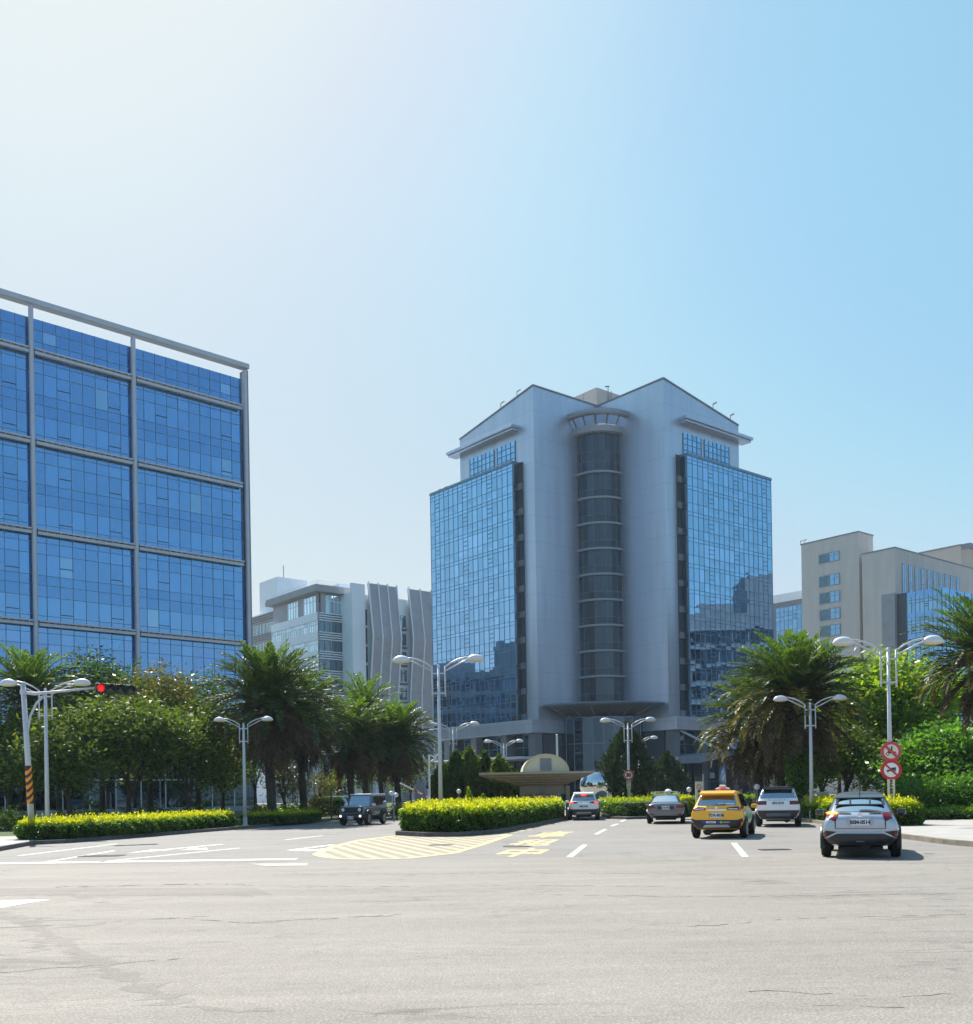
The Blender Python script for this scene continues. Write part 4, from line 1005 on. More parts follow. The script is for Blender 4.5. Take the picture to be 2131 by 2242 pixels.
mb = MB(); mb.extr([(x, -.2, z) for x, z in arcp(rad*.965, hh*.96)], (0, 3.8, 0)); mb.build('barrel_gable', M['cream_wall'], gb)
mb = MB(); ap = arcp(rad, hh); bp = arcp(rad*.97, hh*.965)
for i in range(20): mb.hexa([(ap[i][0], -.35, ap[i][1]), (ap[i+1][0], -.35, ap[i+1][1]), (bp[i+1][0], -.35, bp[i+1][1]), (bp[i][0], -.35, bp[i][1])]+[(q[0], 3.75, q[1]) for q in (ap[i], ap[i+1], bp[i+1], bp[i])])
mb.build('barrel_roof', M['roof_cream'], gb)
mb = MB(); mb.box(cxr-.36, cxr+.36, -.26, -.205, zc+.12, zc+.86); mb.build('vent_louvre', M['alu_dark'], gb)
# red notice banner in front of the booth
c = W(1189, 1740, 62.9); c.z = .14
bn = thing('banner', 'red banner with pale lettering rows standing in front of the guard booth', 'banner', c)
mb = MB(); mb.box(-.53, .53, 0, .02, .85, 1.36); mb.build('cloth', M['pink_red'], bn)
for i, (n, z, s) in enumerate(((9, 1.255, .1), (7, 1.07, .12))):
    mb = MB(); r2 = random.Random(3+i)
    for k in range(n):
        x = -.42+.84*k/(n-1)
        for q in range(3): h = r2.uniform(.5, 1)*s*.42; zz = z+(q-1)*s*.33; mb.box(x-s*.32, x+s*.32, -.004, -.001, zz-.012, zz+.012)
        mb.box(x-.01, x+.01, -.007, -.0045, z-s*.4, z+s*.4)
    mb.build('lettering', mat('faded lettering', (.62, .38, .40), .6), bn)
mb = MB(); 
for s in (-.55, .55): mb.tube([(s, .01, 0), (s, .01, 1.4)], .025, 6)
mb.build('frame', M['alu'], bn)
# boom barrier behind the median hedge
pa, pb_ = W(877, 1715, 58), W(960, 1757, 60)
bb = thing('boom_barrier', 'red and white striped barrier arm raised slightly behind the median hedge', 'barrier', (pb_.x, pb_.y, .14))
o = Vector((pb_.x, pb_.y, .14)); A, B = pa-o, pb_-o
for k in range(9):
    mb = MB(); p, q = B+(A-B)*k/9, B+(A-B)*(k+1)/9; mb.tube([p, q], .05, 8, cap=(k in (0, 8))); mb.build('arm_band', M['red'] if k in (1, 3, 5) else M['white_paint'], bb)
mb = MB(); mb.box(-.2, .2, -.2, .2, 0, B.z+.2); mb.build('housing', M['orange'], bb, bevel=.03)
# steel ball sculpture, small dome, white globe lights
c = W(1308, 1718, 82); c.z = .12; rb = 1.42
sp_ = thing('sculpture', 'polished steel ball sculpture with a flat cut top, right of the guard booth', 'sculpture', c)
zc = W(1308, 1719, 82).z-.12
mb = MB(); n = 40; prof = [(rb*math.cos(t), rb*math.sin(t)*.98) for t in [(-1.45+i*(1.45+.80)/24) for i in range(25)]]+[(0, rb*.70)]
mb.lathe(prof, n, (0, 0, zc)); mb.build('ball', M['steel'], sp_, smooth=True)
mb = MB(); mb.lathe([(.7, 0), (.7, zc-rb*.9), (0, zc-rb*.9)], 24); mb.build('pedestal', M['grey_wall'], sp_)
r2 = random.Random(5); mb = MB()
for k in range(5): x = -.55+.2*k; mb.tube([(x, -.35, zc+rb*.7), (x+.08, -.35, zc+rb*.7+.12+.1*r2.random()), (x+.16, -.35, zc+rb*.7)], .03, 5)
mb.build('top_fitting', M['alu_dark'], sp_)
for (px, py, d, r_, lbl) in ((1346, 1744, 74, .36, 'small white dome between the steel ball and the cone tree'),):
    c = W(px, py, d); base = Vector((c.x, c.y, .15))
    t = thing('dome_light', lbl, 'light', base); zb_ = c.z-.15
    mb = MB(); mb.lathe([(r_*math.cos(math.pi/2*i/8), r_*math.sin(math.pi/2*i/8)) for i in range(9)], 20, (0, 0, zb_-.1)); mb.build('dome', M['white_paint'], t, smooth=True)
    mb = MB(); mb.tube([(0, 0, 0), (0, 0, zb_-.1)], .1, 8); mb.build('stem', M['alu_dark'], t)
def globe(px, py, d, r_, n, lbl):
    c = W(px, py, d); t = thing('garden_light', lbl, 'garden light', (c.x, c.y, .14), group='white globe garden lights')
    z = c.z-.14
    mb = MB(); mb.tube([(0, 0, 0), (0, 0, z-.1)], .035, 8); mb.build('post', M['alu_dark'], t)
    for k in range(n):
        x = (k-(n-1)/2)*r_*2.1; zz = z+(k % 2)*-.1
        mb = MB(); mb.lathe([(.001, -r_)]+[(r_*math.cos(a), r_*math.sin(a)) for a in [-1.4+.28*i for i in range(11)]]+[(.001, r_)], 14, (x, 0, zz)); mb.build('globe', M['white_paint'], t, smooth=True)
globe(862, 1737, 56, .13, 2, 'twin white globe light beside the jeep, in front of the palm trunk')
globe(1509, 1729, 60, .15, 1, 'single white globe light left of the no parking pillar')
globe(1658, 1723, 56, .16, 1, 'single white globe light between the taxi and the white car')
globe(1005, 1733, 64, .15, 1, 'single white globe light above the median hedge')
# poles: camera post and flag staff
c = W(941, 1745, 62); c.z = .14; zt = W(941, 1652, 62).z-.14
t = thing('camera_post', 'thin white camera post behind the tall median lamp', 'post', c)
mb = MB(); mb.tube([(0, 0, 0), (0, 0, zt)], .06, 8); mb.build('pole', M['white_paint'], t); mb = MB(); mb.tube([(0, 0, zt-.05), (.35, 0, zt-.15), (.8, 0, zt+.2)], .035, 6); mb.build('arm', M['white_paint'], t)
mb = MB(); mb.tube([(.18, -.1, zt-.45), (.42, 0, zt-.22)], .09, 8); mb.build('camera', M['white_paint'], t)
c = W(1221, 1700, 86); c.z = .1; zt = W(1221, 1611, 86).z-.1
t = thing('flag_pole', 'bare white flag pole behind the barrel roof of the booth', 'pole', c)
mb = MB(); mb.tube([(0, 0, 0), (0, 0, zt)], [.11, .09], 8); mb.build('staff', M['white_paint'], t); mb = MB(); mb.lathe([(0, .14), (.1, .07), (0, 0)], 8, (0, 0, zt)); mb.build('finial', M['white_paint'], t)
c = W(1541, 1760, 64); c.z = .1; zt = W(1541, 1698, 64).z
t = thing('post', 'thin blue grey post behind the no parking pillar', 'post', c); mb = MB(); mb.tube([(0, 0, 0), (0, 0, zt)], .05, 8); mb.build('staff', M['alu'], t); mb = MB(); mb.lathe([(.12, 0), (.12, .04), (0, .05)], 10); mb.build('foot', M['alu'], t)
c = W(726, 1790, 66); c.z = .1
t = thing('post', 'thin dark post at the end of the short left hedge', 'post', c); mb = MB(); mb.tube([(0, 0, 0), (0, 0, 2.0)], .05, 8); mb.build('staff', M['iron'], t); mb = MB(); mb.lathe([(.12, 0), (.12, .04), (0, .05)], 10); mb.build('foot', M['iron'], t)
c = W(1801, 1770, 57); c.z = .13
t = thing('litter_bin', 'pale blue grey litter bin behind the right hedge', 'bin', c); mb = MB(); zt = W(1801, 1734, 57).z-.13
mb.lathe([(.22, 0), (.3, zt-.12)], 14); mb.build('body', M['alu'], t, smooth=True); mb = MB(); mb.lathe([(.34, zt-.12), (.34, zt), (.2, zt), (.2, zt-.12), (.34, zt-.12)], 14); mb.build('rim', M['white_paint'], t)

# ------------------------------------------------------------------ plants
RG = np.random.default_rng(11)
def leaf_mesh(name, P, U, Vv, m, parent, tone=None, org=None, fold=0.0):
    """quads centred on P with half axes U, Vv (arrays n x 3)"""
    n = len(P)
    v = np.stack([P-U, P-Vv*.9, P+U, P+Vv*.9], 1).reshape(-1, 3)
    if org is not None: v = v-np.array(org)
    me = bpy.data.meshes.new(name)
    me.vertices.add(4*n); me.vertices.foreach_set('co', v.astype(np.float32).ravel())
    me.loops.add(4*n); me.loops.foreach_set('vertex_index', np.arange(4*n, dtype=np.int32))
    me.polygons.add(n); me.polygons.foreach_set('loop_start', np.arange(0, 4*n, 4, dtype=np.int32))
    if tone is not None:
        a = me.attributes.new('tone', 'FLOAT', 'POINT'); a.data.foreach_set('value', np.repeat(tone, 4).astype(np.float32))
    me.update(calc_edges=True); me.validate()
    return link(name, me, m, parent)
def unit(a): return a/np.maximum(np.linalg.norm(a, axis=1, keepdims=True), 1e-9)
def rand_frames(n, up=.0, droop=0):
    d = unit(RG.normal(size=(n, 3))*[1, 1, .55]+[0, 0, droop])
    w = RG.normal(size=(n, 3)); w = unit(np.cross(d, w)); return d, w
def crown_leaves(blobs, n, size, shell=.55):
    """leaf clumps over a set of ellipsoids: (x, y, z, rx, ry, rz)"""
    B = np.array(blobs, float); area = (B[:, 3]*B[:, 4]*B[:, 5])**(2/3); pr = area/area.sum()
    ncl = max(8, n//26); k = RG.choice(len(B), ncl, p=pr)
    d = unit(RG.normal(size=(ncl, 3))); r = (shell+(1-shell)*RG.random((ncl, 1)))*(1+.12*RG.normal(size=(ncl, 1)))
    c = B[k, :3]+d*r*B[k, 3:]
    q = RG.integers(0, ncl, n); P = c[q]+RG.normal(size=(n, 3))*size*1.5*[1.25, 1.25, .8]
    U, Vv = rand_frames(n, droop=-.25); s = size*RG.uniform(.65, 1.25, (n, 1))
    return P, U*s*.6, Vv*s*.27, RG.random(ncl)[q]*.55+.45*RG.random(n)
def limbs(root, base, top, spread, n, r0, m, seed, name='trunk', trunk_h=.45, lean=(0, 0)):
    r = random.Random(seed); mb = MB(); H = top
    f = Vector((lean[0], lean[1], H*trunk_h))
    mb.tube([(0, 0, -.15), (f.x*.4+r.uniform(-.1, .1), f.y*.4, f.z*.5), f], [r0*1.3, r0, r0*.8], 9)
    for i in range(n):
        a = 2*math.pi*i/n+r.uniform(-.4, .4); e = r.uniform(.5, 1)
        q1 = f+Vector((math.cos(a)*spread*.4*e, math.sin(a)*spread*.4*e, (H-f.z)*.4)); q2 = f+Vector((math.cos(a)*spread*.85*e, math.sin(a)*spread*.85*e, (H-f.z)*r.uniform(.65, .95)))
        st = Vector((f.x*r.uniform(.6, 1), f.y, f.z*r.uniform(.62, 1)))
        mb.tube([st, (st+q1)/2+Vector((r.uniform(-.2, .2), 0, 0)), q1, q2], [r0*.55, r0*.5, r0*.38, r0*.12], 6)
        for _ in range(2):
            q3 = q1+Vector((r.uniform(-1, 1)*spread*.4, r.uniform(-1, 1)*spread*.4, (H-q1.z)*r.uniform(.2, .6))); mb.tube([q1, (q1+q3)/2+Vector((0, 0, .15)), q3], [r0*.3, r0*.22, r0*.08], 5)
    return mb.build(name, m, root, smooth=True)
LM = {}
LM['shade'] = leaf_mat('glossy dark leaves', [(.038, .07, .014), (.066, .12, .018), (.105, .17, .025), (.14, .17, .04)], .42, .5, .28)
LM['green'] = leaf_mat('mid green leaves', [(.022, .055, .012), (.04, .09, .015), (.065, .13, .02)], .46, .45, .35)
LM['olive'] = leaf_mat('olive yellow leaves', [(.05, .07, .012), (.09, .10, .015), (.16, .13, .02), (.05, .09, .015)], .42, .36, .5)
LM['bright'] = leaf_mat('fresh bright leaves', [(.07, .16, .012), (.13, .26, .014), (.20, .32, .016), (.24, .27, .02)], .58, .34, .5)
LM['gloss'] = leaf_mat('large glossy leaves', [(.035, .10, .015), (.075, .20, .022), (.13, .27, .03)], .55, .36, .5)
LM['conifer'] = leaf_mat('dark conifer sprays', [(.012, .03, .010), (.02, .045, .012), (.04, .06, .014)], .25, .5, .4)
LM['hedge'] = leaf_mat('hedge leaves', [(.025, .07, .008), (.06, .15, .010), (.25, .36, .012), (.52, .50, .016)], .48, .38, .45, tone=True)
LM['palm'] = leaf_mat('palm leaflets', [(.028, .055, .014), (.045, .085, .018), (.07, .11, .022)], .34, .5, .3)
LM['palm_new'] = leaf_mat('young palm leaflets', [(.045, .10, .014), (.075, .15, .018), (.11, .165, .025)], .42, .45, .35)
LM['palm_dead'] = leaf_mat('dry palm leaflets', [(.085, .06, .04), (.12, .085, .055), (.05, .04, .03)], .2, .7, .2)
LM['palm_gold'] = leaf_mat('yellowing palm leaflets', [(.12, .12, .02), (.20, .16, .025), (.06, .09, .02)], .35, .45, .4)
LM['cover'] = leaf_mat('ground cover leaves', [(.03, .08, .015), (.06, .14, .02), (.10, .18, .03)], .4, .4, .5)

def tree(name, label, p, H, blobs, n, size, lm, seed, trunk=True, r0=.16, th=.4, group=None, spread=None, lean=(0, 0), nl=5, cat='tree', shell=.5):
    global RG
    RG = np.random.default_rng(seed)
    t = thing(name, label, cat, p, 0, group)
    P, U, Vv, tone = crown_leaves(blobs, n, size, shell)
    leaf_mesh('crown', P, U, Vv, LM[lm], t)
    if trunk: limbs(t, p, H*.85, spread or max(b[3] for b in blobs)*1.1, nl, r0, M['bark'], seed, trunk_h=th, lean=lean)
    return t
def at(px, py, d, z=.12): q = W(px, py, d); q.z = z; return q
def hz(p, py): return W(1065, py, p.y).z-p.z+(p.x/p.y)*0
def blobset(H, w, zlo, k, seed, depth=None):
    r = random.Random(seed); out = []; depth = depth or w
    for i in range(k):
        a = 2*math.pi*i/k+r.uniform(-.3, .3); e = r.uniform(.35, .75); z = zlo+(H-zlo)*r.uniform(.25, .72)
        rz = (H-zlo)*r.uniform(.18, .27)
        out.append((math.cos(a)*w*e, math.sin(a)*depth*e, z, w*r.uniform(.38, .55), depth*r.uniform(.38, .55), rz))
    out.append((0, 0, zlo+(H-zlo)*.70, w*.62, depth*.62, (H-zlo)*.29))
    return out
def zat(px, py, d): return W(px, py, d).z-.12
# --- left grove: shaded broadleaf trees in front, sunlit taller ones behind
G1 = 'broadleaf trees of the left grove'
for i, (px, d, ytop, wpx, zlo, n, lm, lbl) in enumerate([
    (150, 56, 1545, 130, 1.8, 11000, 'shade', 'dark glossy tree behind the left street lamp, nearest of the left grove'),
    (285, 58, 1520, 140, 1.9, 12000, 'shade', 'dark glossy tree with a wide crown above the middle of the long left hedge'),
    (410, 60, 1530, 130, 1.9, 11000, 'shade', 'dark glossy tree above the right end of the long left hedge'),
    (20, 58, 1560, 110, 2.0, 6000, 'shade', 'dark tree on the left edge under the palm')]):
    p = at(px, 1800, d); H = zat(px, ytop, d); w = wpx/2225*d
    tree('broadleaf_tree', lbl, p, H, blobset(H, w, zlo, 9, 20+i, w*.8), n, .27, lm, 20+i, r0=.14, th=.36, group=G1, nl=6)
for i, (px, d, ytop, wpx, zlo, n, lm, lbl) in enumerate([
    (225, 70, 1426, 135, 3.2, 12000, 'green', 'tall green tree rising behind the left grove, beside the left palm'),
    (330, 67, 1455, 135, 3.0, 12000, 'olive', 'tree with yellow green top in the left grove, below the red signal'),
    (130, 72, 1432, 120, 3.0, 9000, 'green', 'green tree partly behind the left edge palm'),
    (438, 70, 1474, 130, 2.8, 13000, 'green', 'green tree at the right end of the left grove, behind the dark trees')]):
    p = at(px, 1790, d); H = zat(px, ytop, d); w = wpx/2225*d
    tree('broadleaf_tree', lbl, p, H, blobset(H, w, zlo, 11, 40+i, w*.8), n, .26, lm, 40+i, r0=.18, th=.5, group=G1)
for i, (px, d, ytop, wpx, n, lm, lbl) in enumerate([
    (490, 64, 1600, 62, 3600, 'shade', 'dark slim tree between the grove and the big palm'),
    (560, 78, 1580, 60, 3000, 'shade', 'dark tree behind the trunk of the big palm'),
    (622, 74, 1650, 45, 2200, 'olive', 'small forked tree with olive leaves between the palm trunks'),
    (700, 92, 1690, 50, 1700, 'olive', 'low olive tree behind the short left hedge'),
    (800, 96, 1655, 60, 2200, 'shade', 'dark tree far behind the jeep'),
    (900, 88, 1650, 50, 2200, 'shade', 'dark tree behind the camera post')]):
    p = at(px, 1790, d); H = zat(px, ytop, d); w = wpx/2225*d
    tree('broadleaf_tree', lbl, p, H, blobset(H, w, H*.28, 7, 60+i, w), n, .2, lm, 60+i, r0=.12, th=.4, group=G1, nl=4)
# --- right side trees
G2 = 'broadleaf trees on the right'
for i, (px, d, ytop, wpx, zlo, n, sz, lm, lbl) in enumerate([
    (1945, 64, 1425, 150, 2.6, 17000, .33, 'bright', 'large bright green tree behind the tall right lamp'),
    (2085, 54, 1585, 125, 1.0, 11000, .29, 'gloss', 'glossy deep green tree at the right edge'),
    (1855, 60, 1580, 85, 2.2, 7000, .20, 'shade', 'dark speckled tree between the right palm and the prohibition signs'),
    (1985, 61, 1600, 90, 1.9, 6500, .20, 'shade', 'dark tree right behind the prohibition signs'),
    (2110, 70, 1470, 110, 4.0, 6000, .22, 'green', 'green tree behind the right edge palm'),
    (1715, 80, 1600, 80, 1.0, 5000, .26, 'shade', 'dark tree behind the trunks of the right palms'),
    (1800, 76, 1600, 80, 1.0, 5500, .26, 'shade', 'dark tree filling the gap behind the litter bin'),
    (1895, 78, 1610, 80, 1.0, 5000, .26, 'shade', 'dark tree in the gap behind the silver car'),
    (1840, 82, 1500, 60, 3.0, 3500, .22, 'green', 'green tree showing between the right palm and the bright tree')]):
    p = at(px, 1790, d); H = zat(px, ytop, d); w = wpx/2225*d
    tree('broadleaf_tree', lbl, p, H, blobset(H, w, zlo, 11, 80+i, w*.8), n, sz, lm, 80+i, r0=.16, th=.32, group=G2, nl=6)
# --- conifers and shrubs round the booth
def cone_tree(px, d, ytop, wpx, n, lbl, seed, lm='conifer', ov=.35, size=.16, group=None):
    global RG
    RG = np.random.default_rng(seed)
    p = at(px, 1780, d); H = zat(px, ytop, d); w = wpx/2225*d/2
    t = thing('cone_tree', lbl, 'tree', p, 0, group)
    u = RG.random(n)**.8; prof = np.where(u < ov, .42+.58*(u/ov)**.7, np.clip((1-u)/(1-ov), 0, 1)**.75)
    lump = .82+.3*np.sin(RG.integers(0, 9, n)*1.7)
    a = RG.random(n)*2*np.pi; lob = 1+.16*np.sin(a*5+u*9)+.10*np.sin(a*9-u*14)
    r = w*prof*lob*(.55+.5*RG.random(n)**.5)
    P = np.stack([r*np.cos(a), r*np.sin(a), .25+u*(H-.25)+.12*RG.normal(size=n)], 1)
    U = unit(np.stack([np.cos(a)*.5, np.sin(a)*.5, np.ones(n)], 1)+.5*RG.normal(size=(n, 3))); Vv = unit(np.cross(U, RG.normal(size=(n, 3)))); s = size*RG.uniform(.6, 1.4, (n, 1))
    leaf_mesh('crown', P, U*s*.9, Vv*s*.35, LM[lm], t)
    mb = MB(); mb.tube([(0, 0, -.1), (0, 0, H*.85)], [.11, .03], 7); mb.build('trunk', M['bark'], t)
    return t
cone_tree(1377, 71, 1588, 112, 9000, 'broad dark cone shaped tree behind the 30 speed limit sign', 101, ov=.5)
GC = 'clipped conifers behind the median hedge'
for i, (px, d, yt, wp, lbl) in enumerate([(1000, 72, 1650, 44, 'slim dark conifer beside the second lamp behind the median'), (1030, 72, 1640, 42, 'tallest pointed conifer behind the median hedge'), (1062, 73, 1650, 44, 'pointed conifer left of the booth canopy'),
                                     (1096, 72, 1660, 46, 'conifer with brownish top at the left end of the booth canopy'), (1120, 73, 1685, 40, 'low conifer under the left end of the booth canopy'), (970, 74, 1675, 44, 'low conifer left of the second lamp')]):
    cone_tree(px, d, yt, wp*1.25, 3800, lbl, 110+i, lm='shade' if i % 2 else 'green', ov=.62, size=.2, group=GC)
cone_tree(1463, 98, 1650, 84, 5000, 'very dark round tree in the shade of the tower, right of the cone tree', 130, ov=.5, size=.22)
# --- hedges
def hedge(label, outline, h, n, seed, size=.078, ytop=.28, name='hedge', z0=.13, bright=1.0, bulge=.12, group='clipped yellow green hedges'):
    global RG
    RG = np.random.default_rng(seed); n = int(n*1.3); size = min(size, .10)*.92
    o = sum(outline, Vector())/len(outline); o = Vector((o.x, o.y, z0))
    t = thing(name, label, 'hedge', o, 0, group)
    poly = [Vector((p.x-o.x, p.y-o.y, 0)) for p in outline]
    if sum(poly[i-1].cross(poly[i]).z for i in range(len(poly))) < 0: poly = poly[::-1]
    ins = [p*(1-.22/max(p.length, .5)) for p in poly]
    mb = MB(); mb.prism(ins, 0, h-.16); mb.build('infill', mat('dark hedge twigs', (.012, .02, .006), .9), t)  # solid dark core block inside the leaves, no twigs modelled
    m = len(poly); seg = [(poly[i], poly[(i+1) % m]) for i in range(m)]; Ls = np.array([(b-a).length for a, b in seg])
    def lump(x, y): return .5*np.sin(x*1.9+seed)*np.sin(y*1.3+seed*2)+.5*np.sin(x*4.3+y*3.7)
    ns = int(n*.5); k = RG.choice(m, ns, p=Ls/Ls.sum()); f = RG.random(ns); A = np.array([tuple(a) for a, b in seg]); Bv = np.array([tuple(b) for a, b in seg])
    Ps = A[k]+(Bv[k]-A[k])*f[:, None]; d = unit(Bv[k]-A[k]); N = np.stack([d[:, 1], -d[:, 0], np.zeros(ns)], 1)
    zz = RG.random(ns)**.85*h; Ps[:, 2] = zz
    bul = bulge*(np.sin(np.clip(zz/h, 0, 1)*2.6)-.35)+.16*lump(Ps[:, 0]*1.5, Ps[:, 1]*1.5+zz*3)
    rin = np.where(zz > h-.18, (zz-(h-.18))*.8, 0)
    Ps += N*(bul-rin+.05*RG.normal(size=ns))[:, None]
    # top
    nt = n-ns; xs = np.array([p.x for p in poly]); ys = np.array([p.y for p in poly]); Q = []
    while len(Q) < nt:
        X = RG.uniform(xs.min(), xs.max(), nt*2); Y = RG.uniform(ys.min(), ys.max(), nt*2); ins_ = np.ones(nt*2, bool) if False else np.zeros(nt*2, bool)
        for i in range(m):
            x0, y0, x1, y1 = poly[i-1].x, poly[i-1].y, poly[i].x, poly[i].y
            c = ((y0 > Y) != (y1 > Y)) & (X < (x1-x0)*(Y-y0)/((y1-y0)+1e-12)+x0); ins_ ^= c
        Q += list(zip(X[ins_], Y[ins_]))
    Q = np.array(Q[:nt]); Pt = np.stack([Q[:, 0], Q[:, 1], h+.06*lump(Q[:, 0], Q[:, 1])+.045*RG.normal(size=nt)+.10*(RG.random(nt) < .06)*RG.random(nt)*2], 1)
    P = np.concatenate([Ps, Pt]); nrm = np.concatenate([N, np.tile([0, 0, 1.], (nt, 1))])
    U = unit(nrm*.9+.8*RG.normal(size=(n, 3))+[0, 0, .3]); Vv = unit(np.cross(U, RG.normal(size=(n, 3)))); s = size*RG.uniform(.6, 1.3, (n, 1))
    # new growth is yellow, old wood lower down is green
    tone = np.clip((P[:, 2]-h*(1-ytop))/(h*ytop*1.05), 0, 1)*.80*bright+.14+.22*RG.normal(size=n)*.7+.10*lump(P[:, 0]*2, P[:, 1]*2)
    leaf_mesh('foliage', P, U*s*.8, Vv*s*.42, LM['hedge'], t, tone=np.clip(tone, 0, 1))
    return t
def gxy(px, py): q = G(px, py, .13); return Vector((q.x, q.y, 0))
a, b = gxy(38, 1840), gxy(515, 1809)
hedge('long clipped hedge with yellow top along the left kerb', [a+Vector((0, .1, 0)), gxy(150, 1838), gxy(320, 1826), b, b+Vector((-1.2, 1.2, 0)), gxy(300, 1826)+Vector((-1.6, 1.6, 0)), a+Vector((-.6, 1.9, 0))], .70, 28000, 201)
a, b = gxy(556, 1806), gxy(704, 1797)
hedge('short clipped hedge left of the jeep, under the big palm', [a, gxy(630, 1803), b, b+Vector((-1.3, 1.2, 0)), a+Vector((-1.1, 1.6, 0))], .56, 9000, 202, bright=.8)
hedge('taller square hedge behind the jeep', [at(684, 1780, 80, 0), at(748, 1780, 80, 0), at(750, 1780, 83, 0), at(684, 1780, 83, 0)], 1.25, 5000, 203, bright=.75, size=.1)
mh = [p*.965+cen*.035 for p in MKi]; mh = [Vector((p.x, p.y, 0)) for p in mh]
hedge('large lush hedge with bright yellow top filling the median', mh, 1.02, 54000, 204, size=.105, ytop=.42, z0=.14, bulge=.1)
mhz = W(1030, 1720, 50)
q = [Vector((16.35, 52.5, 0)), Vector((15.55, 46, 0)), Vector((14.95, 41.2, 0)), Vector((15.4, 39.6, 0)), Vector((16.6, 39.4, 0)), Vector((17.15, 40.3, 0)), Vector((17.4, 46, 0)), Vector((18.0, 53, 0))]
hedge('clipped hedge with yellow top on the right kerb, behind the silver car', q, .90, 30000, 205, size=.1, ytop=.4)
q = [Vector((p.x, p.y, 0)) for p in isl]; cI = sum(q, Vector())/len(q)
hedge('low hedge round the foot of the lamp with the 30 sign', [cI+(p-cI)*.86 for p in q], .95, 8000, 206, bright=.7, size=.1)
hedge('long low hedge in front of the tower entrance', [at(1290, 1780, 88, 0), at(1490, 1780, 88, 0), at(1490, 1780, 90, 0), at(1290, 1780, 90, 0)], 1.1, 7000, 207, bright=.8, size=.12)
hedge('round yellow green bush left of the taxi', [at(1502+13*math.cos(x), 1780, 57+.5*math.sin(x), 0) for x in [i*math.pi/4 for i in range(8)]], 1.0, 3500, 208, size=.09, ytop=.7, bulge=.2)
hedge('strip of green hedge beyond the taxi, by the tower', [at(1480, 1780, 70, 0), at(1760, 1780, 68, 0), at(1760, 1780, 70, 0), at(1480, 1780, 72, 0)], 1.0, 7000, 209, bright=.5, size=.12)
t = hedge('low green ground cover behind the right pavement', [Vector((18.2, 53.5, 0)), Vector((17.6, 46.3, 0)), Vector((21, 45.5, 0)), Vector((40, 44.5, 0)), Vector((40, 48.5, 0))], .42, 17000, 210, bright=.3, size=.13, name='ground_cover'); 
# spiky shoots standing above the median hedge
def sprig(px, py, d, h, lbl, lm='hedge', n=160, w=.16, cat='shrub', group=None):
    global RG
    RG = np.random.default_rng(int(px*7+d)); p = W(px, py, d); p.z = .14; Ht = W(px, py, d).z-.14+h
    t = thing('shrub', lbl, cat, p, 0, group)
    u = RG.random(n); P = np.stack([RG.normal(size=n)*w*(1.1-u), RG.normal(size=n)*w*(1.1-u), (Ht-h*1.3)+u*h*1.3], 1)
    U = unit(RG.normal(size=(n, 3))*.6+[0, 0, 1]); Vv = unit(np.cross(U, RG.normal(size=(n, 3))))
    leaf_mesh('foliage', P, U*.08, Vv*.035, LM[lm], t, tone=np.clip(.55+.3*RG.normal(size=n), 0, 1))
    mb = MB(); mb.tube([(0, 0, 0), (0, 0, Ht-.1)], .015, 5); mb.build('stem', M['bark'], t)
sprig(1026, 1752, 49, .62, 'tall yellow green shoot standing above the median hedge', w=.13)
sprig(1058, 1752, 52, .3, 'short green shoot above the right half of the median hedge', w=.12)
def shrub(px, d, ytop, wpx, lm, n, lbl, seed, size=.14):
    p = at(px, 1790, d); H = max(zat(px, ytop, d), .4); w = wpx/2225*d/2
    return tree('shrub', lbl, p, H, [(0, 0, H*.55, w, w*.8, H*.45), (w*.4, 0, H*.45, w*.7, w*.6, H*.4), (-w*.5, .1, H*.4, w*.6, w*.6, H*.4)], n, size, lm, seed, r0=.04, th=.3, cat='shrub', nl=3)
shrub(640, 66, 1757, 66, 'cover', 2000, 'dark green shrub behind the short left hedge', 301)
shrub(575, 70, 1765, 60, 'olive', 1600, 'low olive shrub between the palm trunks', 302)
shrub(330, 62, 1768, 130, 'shade', 2200, 'low dark shrub under the left grove', 303)
shrub(180, 62, 1772, 120, 'shade', 2000, 'low dark shrub behind the left lamp pole', 304)
shrub(20, 52, 1772, 90, 'shade', 2000, 'dark shrub behind the signal pole', 305)
shrub(440, 62, 1768, 110, 'shade', 2000, 'low dark shrub at the right end of the grove', 306)
shrub(1830, 62, 1742, 120, 'cover', 2600, 'bright low shrub under the dark right tree', 307)
shrub(2010, 50, 1700, 150, 'gloss', 5200, 'leafy bush right of the prohibition signs', 308, .17)
shrub(2110, 50, 1690, 120, 'gloss', 4500, 'leafy bush at the right edge behind the pavement', 309, .17)
shrub(1930, 64, 1735, 110, 'shade', 2600, 'dark undergrowth behind the silver car', 310)
shrub(1720, 66, 1740, 110, 'shade', 2600, 'dark undergrowth between the right palm trunks', 311)
shrub(700, 74, 1745, 60, 'olive', 1400, 'pale leafy shrub behind the thin dark post', 312)
shrub(880, 66, 1755, 60, 'olive', 1200, 'reddish olive shrub beside the twin globe light', 313)
